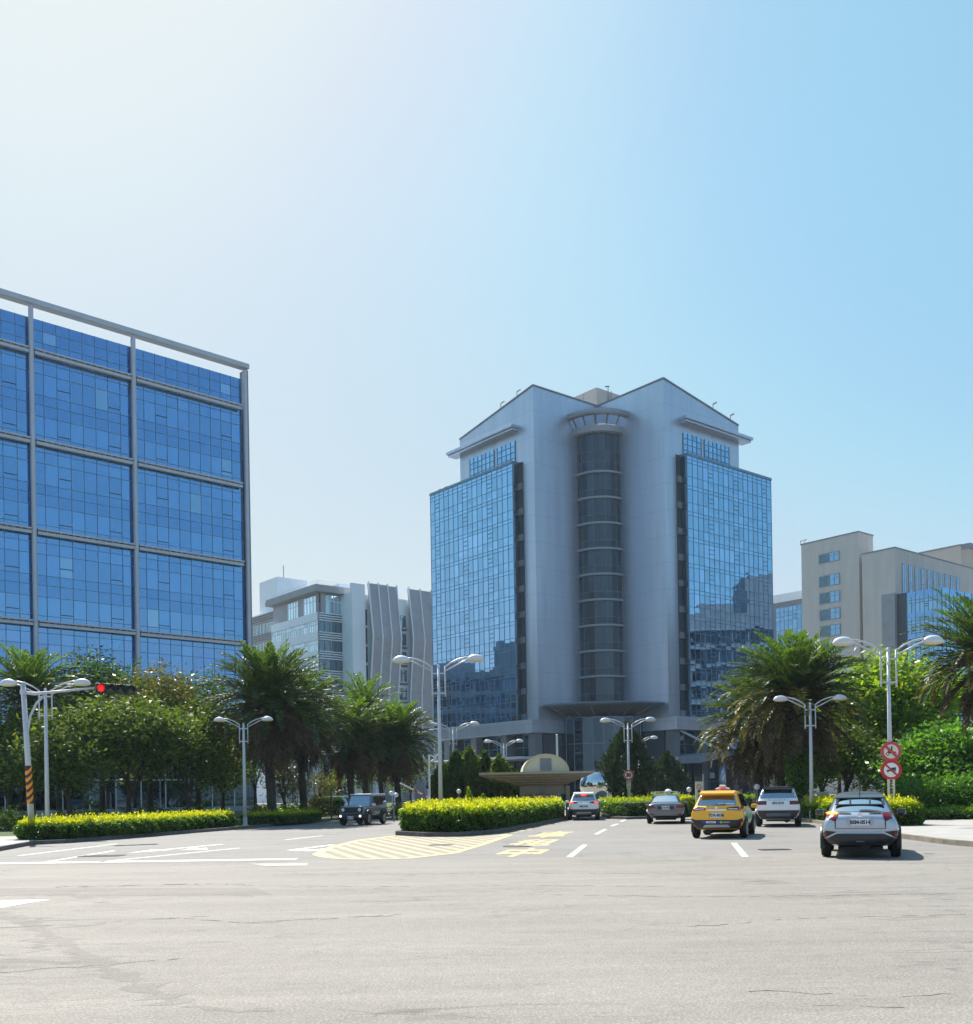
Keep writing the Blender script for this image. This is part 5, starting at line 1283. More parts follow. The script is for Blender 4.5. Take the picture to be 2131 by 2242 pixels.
# --- palms
def frond(rng, L, az, el, droop, nl, wl, tw=1.0):
    """points of the leaflets of one frond: returns P, U, V arrays and the rachis"""
    pts = []; a = el; p = np.zeros(3); st = L/14
    h = np.array([math.cos(az), math.sin(az), 0])
    for i in range(15):
        pts.append(p.copy()); p = p+(h*math.cos(a)+np.array([0, 0, math.sin(a)]))*st; a -= droop*(.35+1.3*i/14)/14
    pts = np.array(pts); s = np.linspace(.10, .99, nl); k = np.minimum((s*14).astype(int), 13); f = s*14-k
    c = pts[k]+(pts[k+1]-pts[k])*f[:, None]; tdir = unit(pts[k+1]-pts[k]); side = np.array([-h[1], h[0], 0]); up = np.cross(np.tile(side, (nl, 1)), tdir)*-1
    up = np.where(up[:, 2:3] < 0, -up, up)
    ll = wl*np.sin(np.clip(.22+s*.80, 0, 1)*math.pi)**.6
    Ps, Us, Vs = [], [], []
    for sg_ in (-1, 1):
        d = unit(side*sg_*(.75)+tdir*(.62+.25*s[:, None])+up*.28+rng.normal(size=(nl, 3))*.10+np.array([0, 0, -.10]))
        l = ll*rng.uniform(.85, 1.1, nl)
        Ps.append(c+d*l[:, None]*.5); Us.append(d*l[:, None]*.5); w = unit(np.cross(d, up+rng.normal(size=(nl, 3))*.35)); Vs.append(w*.036*tw)
    return np.concatenate(Ps), np.concatenate(Us), np.concatenate(Vs), pts
def palm(label, p, H, rad, seed, nfr=95, trunk_r=.26, hgt_dead=True, group='date palms', new=.25, gold=0, crown_h=1.0, dead=26, tw=1.35, wl=.56):
    rng = np.random.default_rng(seed); t = thing('palm_tree', label, 'palm tree', p, 0, group); r = random.Random(seed)
    zt = H-rad*.98*crown_h
    sets = {'palm': [], 'palm_new': [], 'palm_dead': [], 'palm_gold': []}; rach = MB()
    for i in range(nfr+dead):
        isd = i >= nfr; u = i/nfr if not isd else 1
        az = i*2.39996+rng.uniform(-.2, .2)
        if isd: el, dr, L, kd = rng.uniform(-1.25, -.5), rng.uniform(.25, .8), rad*rng.uniform(.75, 1.15), 'palm_dead'
        else:
            el = 1.45-1.75*u**.9+rng.uniform(-.12, .12); dr = .8+.75*u+rng.uniform(-.15, .25); L = rad*(1.06+.10*rng.normal()*.6)*(1.0+.14*math.sin(u*2.6))
            kd = 'palm_new' if u < new else ('palm_gold' if (u > .62 and rng.random() < gold) else 'palm')
            if u > .93: kd = 'palm_dead'
        P, U, Vv, pts = frond(rng, L, az, el, dr, 38 if not isd else 26, wl*rad/3, tw)
        z0 = zt+(-.25 if isd else .1+.25*(1-u)); off = np.array([math.cos(az)*trunk_r*.7, math.sin(az)*trunk_r*.7, z0])
        sets[kd].append((P+off, U, Vv))
        q = pts[[0, 4, 9, 14]]+off; rach.tube([tuple(x) for x in q], [.035, .026, .016, .005], 4, cap=False)
    names = {'palm': 'green_fronds', 'palm_new': 'young_fronds', 'palm_dead': 'dry_fronds', 'palm_gold': 'yellow_fronds'}
    for k, v in sets.items():
        if v: leaf_mesh(names[k], np.concatenate([a[0] for a in v]), np.concatenate([a[1] for a in v]), np.concatenate([a[2] for a in v]), LM[k], t)
    rach.build('frond_stalks', LM['palm_dead'], t)
    mb = MB(); zs = [-.1+(zt+.35)*k/14 for k in range(15)]
    mb.tube([(.05*math.sin(k*.7), 0, z) for k, z in enumerate(zs)], [trunk_r*(1.25 if k == 0 else 1+.1*(k % 2)+(.25 if k > 11 else 0)) for k in range(15)], 12); mb.build('trunk', M['palm_bark'], t)
    return t
def put_palm(px, d, ytop, rpx, lbl, seed, tx=None, **kw):
    p = at(px if tx is None else tx, 1790, d); H = W(px, ytop, d).z-.12; return palm(lbl, p, H, rpx/2225*d, seed, **kw)
put_palm(68, 60, 1418, 112, 'palm with fresh yellow green fronds on the left edge', 401, new=.55, nfr=80, trunk_r=.22)
put_palm(594, 60, 1416, 134, 'big dark date palm right of the left grove, tallest on the left', 402, nfr=150, dead=60, trunk_r=.27, new=.12)
put_palm(664, 67, 1472, 112, 'date palm directly right of the biggest left palm', 403, nfr=115, dead=46, trunk_r=.23)
put_palm(770, 72, 1528, 98, 'date palm with bright young fronds behind the jeep', 404, new=.42, nfr=105, dead=36, trunk_r=.22)
put_palm(801, 86, 1476, 84, 'slender palm rising above its neighbours behind the jeep', 405, new=.6, nfr=55, dead=10, trunk_r=.22)
put_palm(872, 74, 1538, 92, 'dark date palm left of the tall median lamp', 406, nfr=115, dead=40, trunk_r=.21)
put_palm(836, 86, 1560, 76, 'date palm between two larger palms behind the barrier arm', 407, nfr=90, trunk_r=.2)
put_palm(736, 98, 1690, 52, 'small young palm far behind the short left hedge', 408, nfr=34, dead=4, trunk_r=.16)
put_palm(1748, 54, 1390, 145, 'big date palm with an ivy covered trunk on the right', 409, nfr=165, dead=64, gold=.5, trunk_r=.30)
put_palm(1664, 60, 1480, 120, 'date palm with yellowing fronds beside the tower, left of the ivy palm', 410, nfr=135, dead=54, gold=.75, trunk_r=.24)
put_palm(1712, 64, 1520, 80, 'dark palm hidden behind the right palms', 411, nfr=70, dead=30, trunk_r=.24)
put_palm(2168, 47, 1300, 150, 'palm leaning its fronds into the picture at the right edge', 412, nfr=105, dead=44, gold=.4, trunk_r=.3)
# ivy on the trunk
RG = np.random.default_rng(55); n = 3800; p = at(1748, 1790, 54); u = RG.random(n); a = RG.random(n)*2*np.pi; rr_ = .42+.22*RG.random(n)**2+.1*np.sin(a*3+u*7)
P = np.stack([rr_*np.cos(a), rr_*np.sin(a), .1+u*5.0], 1); U, Vv = rand_frames(n, droop=-.4)
t = thing('ivy', 'glossy green ivy climbing the trunk of the right palm', 'ivy', p); leaf_mesh('foliage', P, U*.10, Vv*.06, LM['gloss'], t)
mb = MB()
for k in range(5): a = k*1.3; mb.tube([(.40*math.cos(a+z*.25), .40*math.sin(a+z*.25), z) for z in (0, 1, 2, 3, 4, 4.8)], .02, 5)
mb.build('stem', M['bark'], t)

# ------------------------------------------------------------------ vehicles (local: rear axle at the origin, +y forwards)
def paint(name, col, metal=.0, rough=.3): return mat(name, col, rough, metal=metal, coat=.8, var=.03, vscale=4)
CP = dict(silver=paint('silver car paint', (.44, .475, .55), .55, .28), yellow=paint('taxi yellow paint', (.95, .45, .010), 0, .32), white=paint('white car paint', (.78, .78, .79), 0, .3),
          grey=paint('grey car paint', (.15, .155, .17), .5, .3), dgrey=paint('dark grey car paint', (.13, .16, .21), .3, .32), blackroof=paint('black gloss paint', (.015, .015, .017), 0, .15))
M['car_glass'] = glass_mat('car window glass', (.62, .70, .76), (.012, .015, .018), .60, rough=.02, var=.08)
M['bright_glass'] = glass_mat('brightened car window', (.82, .90, .95), (.05, .06, .07), .88, rough=.03, var=.05)  # lighter copy of the car glass; sky brightness put into tint and reflectance
M['roof_black'] = mat('black roof paint', (.02, .02, .022), .38, spec=.35)
M['tail_red'] = mat('tail lamp red', (.17, .004, .008), .25, coat=.25)
M['tail_lit'] = mat('lit brake lamp', (.5, .02, .01), .2, emit=(1, .07, .03), estr=1.1)
M['amber_lit'] = mat('lit amber turn lamp', (.7, .25, .01), .2, emit=(1, .42, .02), estr=1.3)
M['lamp_clear'] = mat('clear lamp', (.75, .75, .78), .15, coat=.8)
M['chrome'] = mat('chrome trim', (.75, .76, .78), .12, metal=1)
M['plate_white'] = mat('number plate', (.72, .73, .74), .4)
M['plate_ink'] = mat('plate lettering', (.03, .04, .09), .5)
M['skid'] = mat('silver skid plate', (.42, .43, .45), .35, metal=.5)
def shell(st, dy, lv=2):
    mb = MB(); rings = []
    for (y, zb, zbelt, zt, wb, wm, wbl, wt, zm) in st:
        h = [(0, zb), (wb*.82, zb), (wb, zb+.07), (wm, zm), (wbl, zbelt), (wt, zt-.06), (wt*.86, zt), (0, zt+.025)]
        rings.append([(x, y-dy, z) for x, z in h]+[(-x, y-dy, z) for x, z in h[-2:0:-1]])
    n = len(rings[0])
    for r_ in rings: mb.v += [Vector(p) for p in r_]
    for i in range(len(rings)-1):
        for j in range(n): mb.f.append((i*n+j, i*n+(j+1) % n, (i+1)*n+(j+1) % n, (i+1)*n+j))
    mb.f.append(tuple(range(n))[::-1]) if False else None
    for e, sgn in ((0, 1), ((len(rings)-1)*n, -1)):       # end caps as quad ladders
        for j in range(n//2):
            a, b, c, d = j, j+1, (n-j-1) % n, (n-j) % n
            f = [e+a, e+b, e+c, e+d]; f = list(dict.fromkeys(f))
            if len(f) > 2: mb.f.append(tuple(f if sgn < 0 else f[::-1]))
    me = bpy.data.meshes.new('s'); me.from_pydata([tuple(v) for v in mb.v], [], mb.f); o = bpy.data.objects.new('s', me); COL.objects.link(o)
    b = bmesh.new(); b.from_mesh(me); bmesh.ops.recalc_face_normals(b, faces=b.faces); b.to_mesh(me); b.free()
    s = o.modifiers.new('s', 'SUBSURF'); s.levels = s.render_levels = lv
    out = bpy.data.meshes.new_from_object(o.evaluated_get(bpy.context.evaluated_depsgraph_get())); bpy.data.objects.remove(o)
    b = bmesh.new(); b.from_mesh(out); t = BVHTree.FromBMesh(b); b.free()
    return out, t
AX = {'rear': lambda u, v: (Vector((u, -9, v)), Vector((0, 1, 0))), 'front': lambda u, v: (Vector((u, 9, v)), Vector((0, -1, 0))), 'right': lambda u, v: (Vector((4, u, v)), Vector((-1, 0, 0))),
      'left': lambda u, v: (Vector((-4, u, v)), Vector((1, 0, 0))), 'top': lambda u, v: (Vector((u, v, 5)), Vector((0, 0, -1)))}
def drape(bvh, side, pts, off, name, m, parent, mir=False, step=.07, smooth=True, **kw):
    """lay a trim piece, lamp or window on the body shell"""
    if mir: pts = [(-u, v) for u, v in pts][::-1]
    b = bmesh.new(); b.faces.new([b.verts.new((u, v, 0)) for u, v in pts])
    for ax in (0, 1):
        lo, hi = min(p[ax] for p in pts), max(p[ax] for p in pts); k = lo+step
        while k < hi-.01:
            co = [0, 0, 0]; no = [0, 0, 0]; co[ax] = k; no[ax] = 1
            bmesh.ops.bisect_plane(b, geom=b.verts[:]+b.edges[:]+b.faces[:], plane_co=co, plane_no=no); k += step
    hits = []
    for v in b.verts:
        o, d = AX[side](v.co.x, v.co.y); h, n, _, _ = bvh.ray_cast(o, d); hits.append((v, o, d, h, n))
    good = [(o-h).length for _, o, d, h, n in hits if h]
    for v, o, d, h, n in hits:
        if h is None: v.co = o+d*max(good)
        else: v.co = h+(n if n.dot(d) < 0 else -n)*off-d*off*.5
    bmesh.ops.recalc_face_normals(b, faces=b.faces)
    _, d = AX[side](0, 0)
    if sum((f.normal.dot(d)) for f in b.faces) > 0: bmesh.ops.reverse_faces(b, faces=b.faces)
    me = bpy.data.meshes.new(name); b.to_mesh(me); b.free()
    return link(name, me, m, parent, smooth, **kw)
def rect(x0, x1, z0, z1): return [(x0, z0), (x1, z0), (x1, z1), (x0, z1)]
def wheel(root, x, y, r, w, spokes=5):
    s = 1 if x > 0 else -1
    mb = MB(); mb.lathe([(r*.62, -w/2), (r*.9, -w/2), (r*.98, -w*.36), (r, -w*.2), (r, w*.2), (r*.98, w*.36), (r*.9, w/2), (r*.62, w/2), (r*.62, -w/2)], 28, (x, y, r), axis='x'); t = mb.build('wheel', M['tyre'], root, smooth=True)
    mb = MB(); xo = x+s*w*.47
    mb.lathe([(r*.56, -.02), (r*.66, .0), (r*.66, .012), (r*.56, .012)], 28, (xo, y, r), axis='x'); mb.lathe([(0, .015), (r*.14, .012), (r*.14, -.03)], 14, (xo, y, r), axis='x')
    for k in range(spokes):
        a = 2*math.pi*k/spokes
        for q in (-.13, .13):
            p0, p1 = (r*.12, a+q*1.6), (r*.6, a+q); mb.tube([(xo, y+p0[0]*math.cos(p0[1]), r+p0[0]*math.sin(p0[1])), (xo, y+p1[0]*math.cos(p1[1]), r+p1[0]*math.sin(p1[1]))], r*.05, 5)
    mb.build('rim', M['rim'], t)
    mb = MB(); mb.lathe([(0, 0), (r*.62, 0)], 24, (x+s*w*.15, y, r), axis='x'); mb.build('wheel_disc', M['iron'], t)
    return t
def arches(root, W2, ys, r, m):
    for y in ys:
        for s in (-1, 1):
            mb = MB(); mb.lathe([(0, W2*s*.90), (r*1.16, W2*s*.90), (r*1.20, (W2-.02)*s), (r*1.16, (W2+.012)*s), (r*1.03, (W2+.005)*s), (r*1.02, (W2-.04)*s), (0, (W2-.05)*s)], 24, (0, y, r*1.0), axis='x', a0=-.35, a1=math.pi+.35); mb.build('wheel_arch', m, root)
def mirrors(root, x, y, z, m):
    for s in (-1, 1):
        mb = MB(); mb.box(s*x-.11, s*x+.11, y-.05, y+.09, z-.07, z+.08); mb.build('mirror', m, root, bevel=.045)
def plate(root, y, z, s, w=.19, h=.083, fr=1):
    mb = MB(); mb.box(-w, w, y-.014, y, z-h, z+h); p = mb.build('number_plate', M['plate_white'], root, bevel=.006)
    text(s, h*1.5, M['plate_ink'], Matrix.Translation((0, y-.017, z-.003)) @ Rx @ (Matrix.Rotation(math.pi, 4, 'Y') if fr < 0 else Matrix()), 'plate_lettering', p, sx=.92, bold=.006)
    return p
def place(root, px, py, ang):
    g = G(px, py); root.location = (g.x, g.y, .002); root.rotation_euler = (0, 0, -R(ang)); return g
def suv(label, pm_, px, py, ang, kind, lit=False, platetxt='', plain=False):
    ro, wb_, L_, W2 = .88, 2.64, 4.46, .9125
    t = thing('taxi' if kind == 'taxi' else 'car', label, 'taxi' if kind == 'taxi' else 'car')
    st = [(0, .44, .86, .98, .55, .74, .74, .70, .66), (.05, .36, .92, 1.06, .70, .86, .84, .78, .66), (.16, .32, .95, 1.12, .74, .905, .84, .77, .66), (.34, .28, .98, 1.40, .76, .9125, .83, .66, .66),
          (.56, .26, 1.0, 1.575, .76, .91, .83, .61, .66), (.9, .24, 1.0, 1.60, .76, .90, .82, .60, .66), (1.8, .22, 1.0, 1.625, .76, .90, .82, .60, .66), (2.5, .22, .99, 1.60, .76, .90, .82, .60, .66), (2.95, .22, .98, 1.42, .76, .90, .82, .62, .66),
          (3.4, .22, .97, 1.06, .76, .905, .82, .70, .66), (3.9, .22, .90, .98, .74, .90, .80, .68, .64), (4.28, .26, .80, .88, .68, .84, .74, .62, .6), (4.46, .34, .66, .74, .5, .68, .6, .5, .55)]
    me, bv = shell(st, ro); link('body', me, CP[pm_], t, True)
    fy = lambda y: y-ro
    drape(bv, 'rear', [(-.66, 1.13), (.66, 1.13), (.58, 1.44), (-.58, 1.44)], .006, 'rear_window', M['car_glass'], t)
    mb = MB(); mb.hexa([(-.60, fy(.22), 1.485), (.60, fy(.22), 1.485), (.60, fy(.62), 1.56), (-.60, fy(.62), 1.56), (-.56, fy(.24), 1.55), (.56, fy(.24), 1.55), (.58, fy(.62), 1.63), (-.58, fy(.62), 1.63)]); mb.build('spoiler', CP[pm_], t, bevel=.02)
    for mr in (False, True):
        lm = M['tail_lit'] if lit else M['tail_red']
        l = drape(bv, 'rear', [(.36, .985), (.80, .945), (.86, 1.06), (.78, 1.09), (.36, 1.055)], .010, 'tail_light', M['tail_red'], t, mir=mr)
        drape(bv, 'rear', ([(.58, .98), (.80, .962), (.84, 1.05), (.60, 1.06)] if lit else [(.40, 1.0), (.70, .982), (.70, 1.012), (.40, 1.026)]), .015, 'lamp_insert', lm if lit else M['lamp_clear'], l, mir=mr)
        drape(bv, 'rear', [(.70, .46), (.77, .46), (.79, .58), (.72, .56)], .02, 'reflector', M['tail_red'], t, mir=mr)
    drape(bv, 'rear', rect(-.32, .32, .955, .99), .014, 'chrome_strip', M['chrome'], t)
    mb = MB(); mb.lathe([(0, .008), (.045, .006), (.05, 0)], 18, (0, fy(.0)-.005, 1.04), axis='y'); mb.v = [Vector((v.x, 2*(fy(0)-.005)-v.y, v.z)) for v in mb.v]; mb.build('badge', M['chrome'], t)
    plate(t, fy(.0)-.012, .80, platetxt)
    drape(bv, 'rear', [(-.85, .70), (-.70, .64), (.70, .64), (.85, .70), (.85, .36), (.60, .36), (-.60, .36), (-.85, .36)], .012, 'rear_bumper', M['black_plastic'], t)
    sk = drape(bv, 'rear', [(-.46, .40), (.46, .40), (.38, .48), (-.38, .48)], .022, 'skid_plate', M['skid'], t)
    for s, side in ((1, 'right'), (-1, 'left')):
        drape(bv, side, [(fy(.52), 1.10), (fy(1.42), 1.06), (fy(1.42), 1.50), (fy(.95), 1.49)], .006, 'side_window', M['car_glass'], t)
        drape(bv, side, [(fy(1.48), 1.06), (fy(3.0), 1.06), (fy(2.62), 1.42), (fy(2.1), 1.50), (fy(1.48), 1.505)], .006, 'side_window', M['car_glass'], t)
        d = drape(bv, side, [(fy(1.36), .46), (fy(3.05), .46), (fy(3.10), .98), (fy(1.36), .98)], .005, 'door', CP[pm_] if kind != 'taxi' else mat('taxi door advert', (.55, .62, .58), .4, var=.25, vscale=3), t)
        drape(bv, side, rect(fy(2.28), fy(2.31), .46, .98), .008, 'door_gap', M['black'], d)
        for y in (1.5, 2.42): drape(bv, side, rect(fy(y), fy(y+.2), .90, .925), .02, 'handle', CP[pm_], d)
        drape(bv, side, rect(fy(1.3), fy(3.1), .30, .42), .01, 'sill_trim', M['black_plastic'], t)
        if kind == 'taxi':
            for k in range(4): drape(bv, side, rect(fy(1.5+.38*k), fy(1.78+.38*k), .58+.05*(k % 2), .84-.04*(k % 3)), .009, 'advert_patch', mat('advert green', (.12, .40, .10), .5), d)
    drape(bv, 'front', [(-.62, 1.08), (.62, 1.08), (.55, 1.46), (-.55, 1.46)], .006, 'windscreen', M['car_glass'], t)
    arches(t, W2, (0, wb_), .345, M['black_plastic'])
    for x in (-1, 1):
        for y in (0, wb_): wheel(t, x*(W2-.11), y, .345, .225)
    mirrors(t, .99, fy(2.75), 1.05, CP[pm_])
    mb = MB(); mb.tube([(-.3, fy(.25), .27), (-.3, fy(.8), .27)], .13, 8); mb.box(-.45, .45, fy(.3), fy(3.9), .2, .24); mb.build('underbody', M['dark'], t)
    drape(bv, 'rear', [(-.12, 1.135), (-.02, 1.125), (.30, 1.15), (.30, 1.165)], .02, 'wiper', M['black'], t, smooth=False)
    mb = MB(); mb.extr([(0, fy(1.1), 1.61), (0, fy(.86), 1.61), (0, fy(.86), 1.69)], (.02, 0, 0)); mb.build('antenna', CP[pm_], t)
    if lit:
        drape(bv, 'rear', rect(-.14, .14, 1.40, 1.46), .03, 'brake_light', M['tail_lit'], t)
    if kind == 'taxi':
        mb = MB(); z = 1.635; prof = [(-.24, 0), (.24, 0), (.24, .07), (.12, .10), (.09, .19), (-.09, .19), (-.12, .10), (-.24, .07)]
        mb.extr([(x, fy(1.75), z+q) for x, q in prof], (0, .2, 0)); s = mb.build('roof_sign', M['plate_white'], t, bevel=.025); mb = MB(); mb.box(-.25, .25, fy(1.73), fy(1.97), z-.02, z+.035); mb.build('sign_base', M['pink_red'], s)
        text('TAXI', .105, M['red'], Matrix.Translation((0, fy(1.742), z+.085)) @ Rx, 'lettering', s, bold=.006)
        drape(bv, 'rear', rect(-.48, .46, .53, .605), .018, 'sticker', mat('sticker blue', (.03, .06, .28), .4), t)
        drape(bv, 'rear', rect(-.34, -.02, .535, .60), .022, 'sticker', M['plate_white'], t); drape(bv, 'rear', rect(-.28, -.08, .558, .575), .025, 'lettering', M['plate_ink'], t)
        n = 16; drape(bv, 'rear', [(.16+.045*math.cos(2*math.pi*i/n), .567+.045*math.sin(2*math.pi*i/n)) for i in range(n)], .024, 'sticker', mat('sticker green', (.15, .55, .08), .4), t)
        drape(bv, 'rear', rect(.06, .58, 1.15, 1.19), .012, 'window_sticker', M['sign_white'], t)
        for k in range(4): drape(bv, 'rear', rect(.24+.05*k, .275+.05*k, .545, .585), .024, 'sticker', M['mark_yellow'], t)
    place(t, px, py, ang); return t
suv('yellow taxi with a roof sign and advert doors, rear seen, in the middle lane', 'yellow', 1577, 1834.5, 20.0, 'taxi', platetxt='TDK-8236')
suv('small white car with lit red brake lights, farthest ahead beside the median', 'white', 1279, 1795.5, 5.2, 'car', lit=True, platetxt='BKR-5186')
suv('white car mostly hidden behind the jeep and the palm trunk', 'white', 756, 1786, -62, 'car', platetxt='AKD-3052')

# silver crossover in front
def crossover():
    ro, wb_, W2 = .86, 2.64, .8975
    t = thing('car', 'silver crossover with black roof, nearest car, left amber indicator lit', 'car')
    st = [(0, .42, .78, .92, .52, .70, .68, .60, .62), (.05, .36, .86, 1.0, .68, .83, .79, .68, .62), (.17, .32, .92, 1.065, .72, .885, .81, .70, .62), (.40, .28, .95, 1.20, .74, .8975, .80, .62, .62),
          (.75, .25, .97, 1.40, .75, .89, .80, .57, .62), (1.05, .23, .98, 1.50, .75, .88, .80, .555, .62), (1.5, .21, .98, 1.545, .75, .87, .80, .56, .62), (2.2, .2, .98, 1.55, .75, .87, .80, .56, .62), (2.75, .2, .98, 1.45, .75, .88, .80, .56, .62),
          (3.3, .2, .97, 1.06, .75, .89, .81, .68, .62), (3.85, .22, .88, .96, .74, .89, .79, .66, .62), (4.22, .26, .76, .84, .66, .82, .72, .6, .58), (4.39, .34, .64, .70, .5, .66, .58, .48, .54)]
    me, bv = shell(st, ro); link('body', me, CP['silver'], t, True)
    fy = lambda y: y-ro
    drape(bv, 'rear', [(-.60, 1.11), (-.3, 1.095), (.3, 1.095), (.60, 1.11), (.53, 1.40), (-.53, 1.40)], .006, 'rear_window', M['bright_glass'], t)
    rf = drape(bv, 'top', [(-.50, fy(.78)), (.50, fy(.78)), (.50, fy(2.7)), (-.50, fy(2.7))], .008, 'roof', M['roof_black'], t)
    # roof spoiler: a frame bridging the window, three openings
    mb = MB()
    def bar(x0, x1, za, zb2, ya, yb, th=.02): mb.hexa([(x0, ya-th, za), (x1, ya-th, za), (x1, ya+th, za), (x0, ya+th, za), (x0, yb-th, zb2), (x1, yb-th, zb2), (x1, yb+th, zb2), (x0, yb+th, zb2)])
    y0, y1 = fy(.44), fy(.66)
    mb.box(-.56, .56, y0-.01, y0+.05, 1.25, 1.275); mb.hexa([(-.54, y1+.06, 1.405), (.54, y1+.06, 1.405), (.52, y1+.28, 1.475), (-.52, y1+.28, 1.475), (-.54, y1+.06, 1.43), (.54, y1+.06, 1.43), (.52, y1+.28, 1.495), (-.52, y1+.28, 1.495)])
    for x in (-.54, -.235, .205, .51): bar(x, x+.03+.015, 1.27, 1.42, y0+.02, y1+.10, .012)
    mb.build('roof_spoiler', CP['blackroof'], t)
    for mr in (False, True):
        l = drape(bv, 'rear', [(.475, 1.075), (.49, 1.03), (.50, .99), (.53, .90), (.56, .87), (.72, .955), (.775, 1.06), (.70, 1.085)], .012, 'tail_light', M['tail_red'], t, mir=mr)
        if mr: drape(bv, 'rear', [(.50, 1.078), (.50, 1.03), (.77, 1.035), (.78, 1.07), (.70, 1.085)], .018, 'turn_lamp', M['amber_lit'], l, mir=mr)
        drape(bv, 'rear', [(.46, 1.085), (.20, 1.065), (.20, 1.045), (.475, 1.045)], .012, 'trim_line', M['black'], t, mir=mr)
        drape(bv, 'rear', [(.50, .63), (.57, .50), (.80, .46), (.84, .66), (.80, .66)], .010, 'bumper_corner', M['black_plastic'], t, mir=mr)
        drape(bv, 'rear', [(.715, .52), (.775, .50), (.80, .62), (.74, .64)], .02, 'reflector', M['tail_red'], t, mir=mr)
        drape(bv, 'rear', [(.535, .90), (.565, .875), (.56, .70), (.545, .70)], .008, 'panel_gap', M['black'], t, mir=mr)
    drape(bv, 'rear', rect(-.555, .555, .700, .712), .008, 'panel_gap', M['black'], t)
    drape(bv, 'rear', [(-.82, .50), (-.50, .585), (.50, .585), (.82, .50), (.84, .34), (-.84, .34)], .012, 'rear_bumper', M['black_plastic'], t)
    drape(bv, 'rear', [(-.80, .49), (-.51, .635), (.51, .635), (.80, .49), (.80, .455), (.505, .595), (-.505, .595), (-.80, .455)], .020, 'bumper_blade', CP['silver'], t)
    drape(bv, 'rear', [(-.33, .955), (.33, .955), (.27, .765), (-.27, .765)], .006, 'plate_recess', mat('silver recess', (.42, .43, .45), .35, metal=.3), t)
    drape(bv, 'rear', rect(-.30, .30, .955, .985), .016, 'garnish', CP['silver'], t)
    plate(t, fy(-.012), .855, 'BSM-0514', .205, .078)
    mb = MB(); mb.lathe([(0, .008), (.05, .005), (.055, 0)], 18, (0, fy(0)-.006, 1.015), axis='y'); mb.build('badge', M['chrome'], t)
    drape(bv, 'rear', [(-.05, 1.10), (.02, 1.13), (.12, 1.135), (.42, 1.11), (.42, 1.095), (.10, 1.10)], .02, 'wiper', M['black'], t)
    drape(bv, 'rear', rect(-.09, .09, .405, .425), .02, 'fog_lamp', M['chrome'], t)
    for side in ('left', 'right'):
        drape(bv, side, [(fy(1.0), 1.16), (fy(3.0), 1.06), (fy(2.62), 1.38), (fy(2.0), 1.47), (fy(1.3), 1.42)], .006, 'side_window', M['car_glass'], t)
        drape(bv, side, rect(fy(1.25), fy(3.15), .28, .40), .01, 'sill_trim', M['black_plastic'], t)
        d = drape(bv, side, rect(fy(1.3), fy(3.0), .44, .97), .004, 'door', CP['silver'], t); drape(bv, side, rect(fy(2.15), fy(2.17), .44, .97), .007, 'door_gap', M['black'], d)
    drape(bv, 'front', [(-.60, 1.08), (.60, 1.08), (.52, 1.42), (-.52, 1.42)], .006, 'windscreen', M['car_glass'], t)
    arches(t, W2, (0, wb_), .345, M['black_plastic'])
    for x in (-1, 1):
        for y in (0, wb_): wheel(t, x*(W2-.115), y, .345, .225)
    mirrors(t, .99, fy(2.6), 1.03, CP['blackroof'])
    mb = MB(); mb.box(-.5, .5, fy(.25), fy(3.9), .19, .26); mb.tube([(.1, fy(.2), .27), (.1, fy(.9), .27)], .10, 8); mb.build('underbody', M['dark'], t)
    mb = MB(); mb.extr([(-.01, fy(1.2), 1.53), (-.01, fy(.98), 1.50), (-.01, fy(.98), 1.60)], (.02, 0, 0)); mb.build('antenna', CP['blackroof'], t)
    return t
place(crossover(), 1885, 1875.5, 20.2)

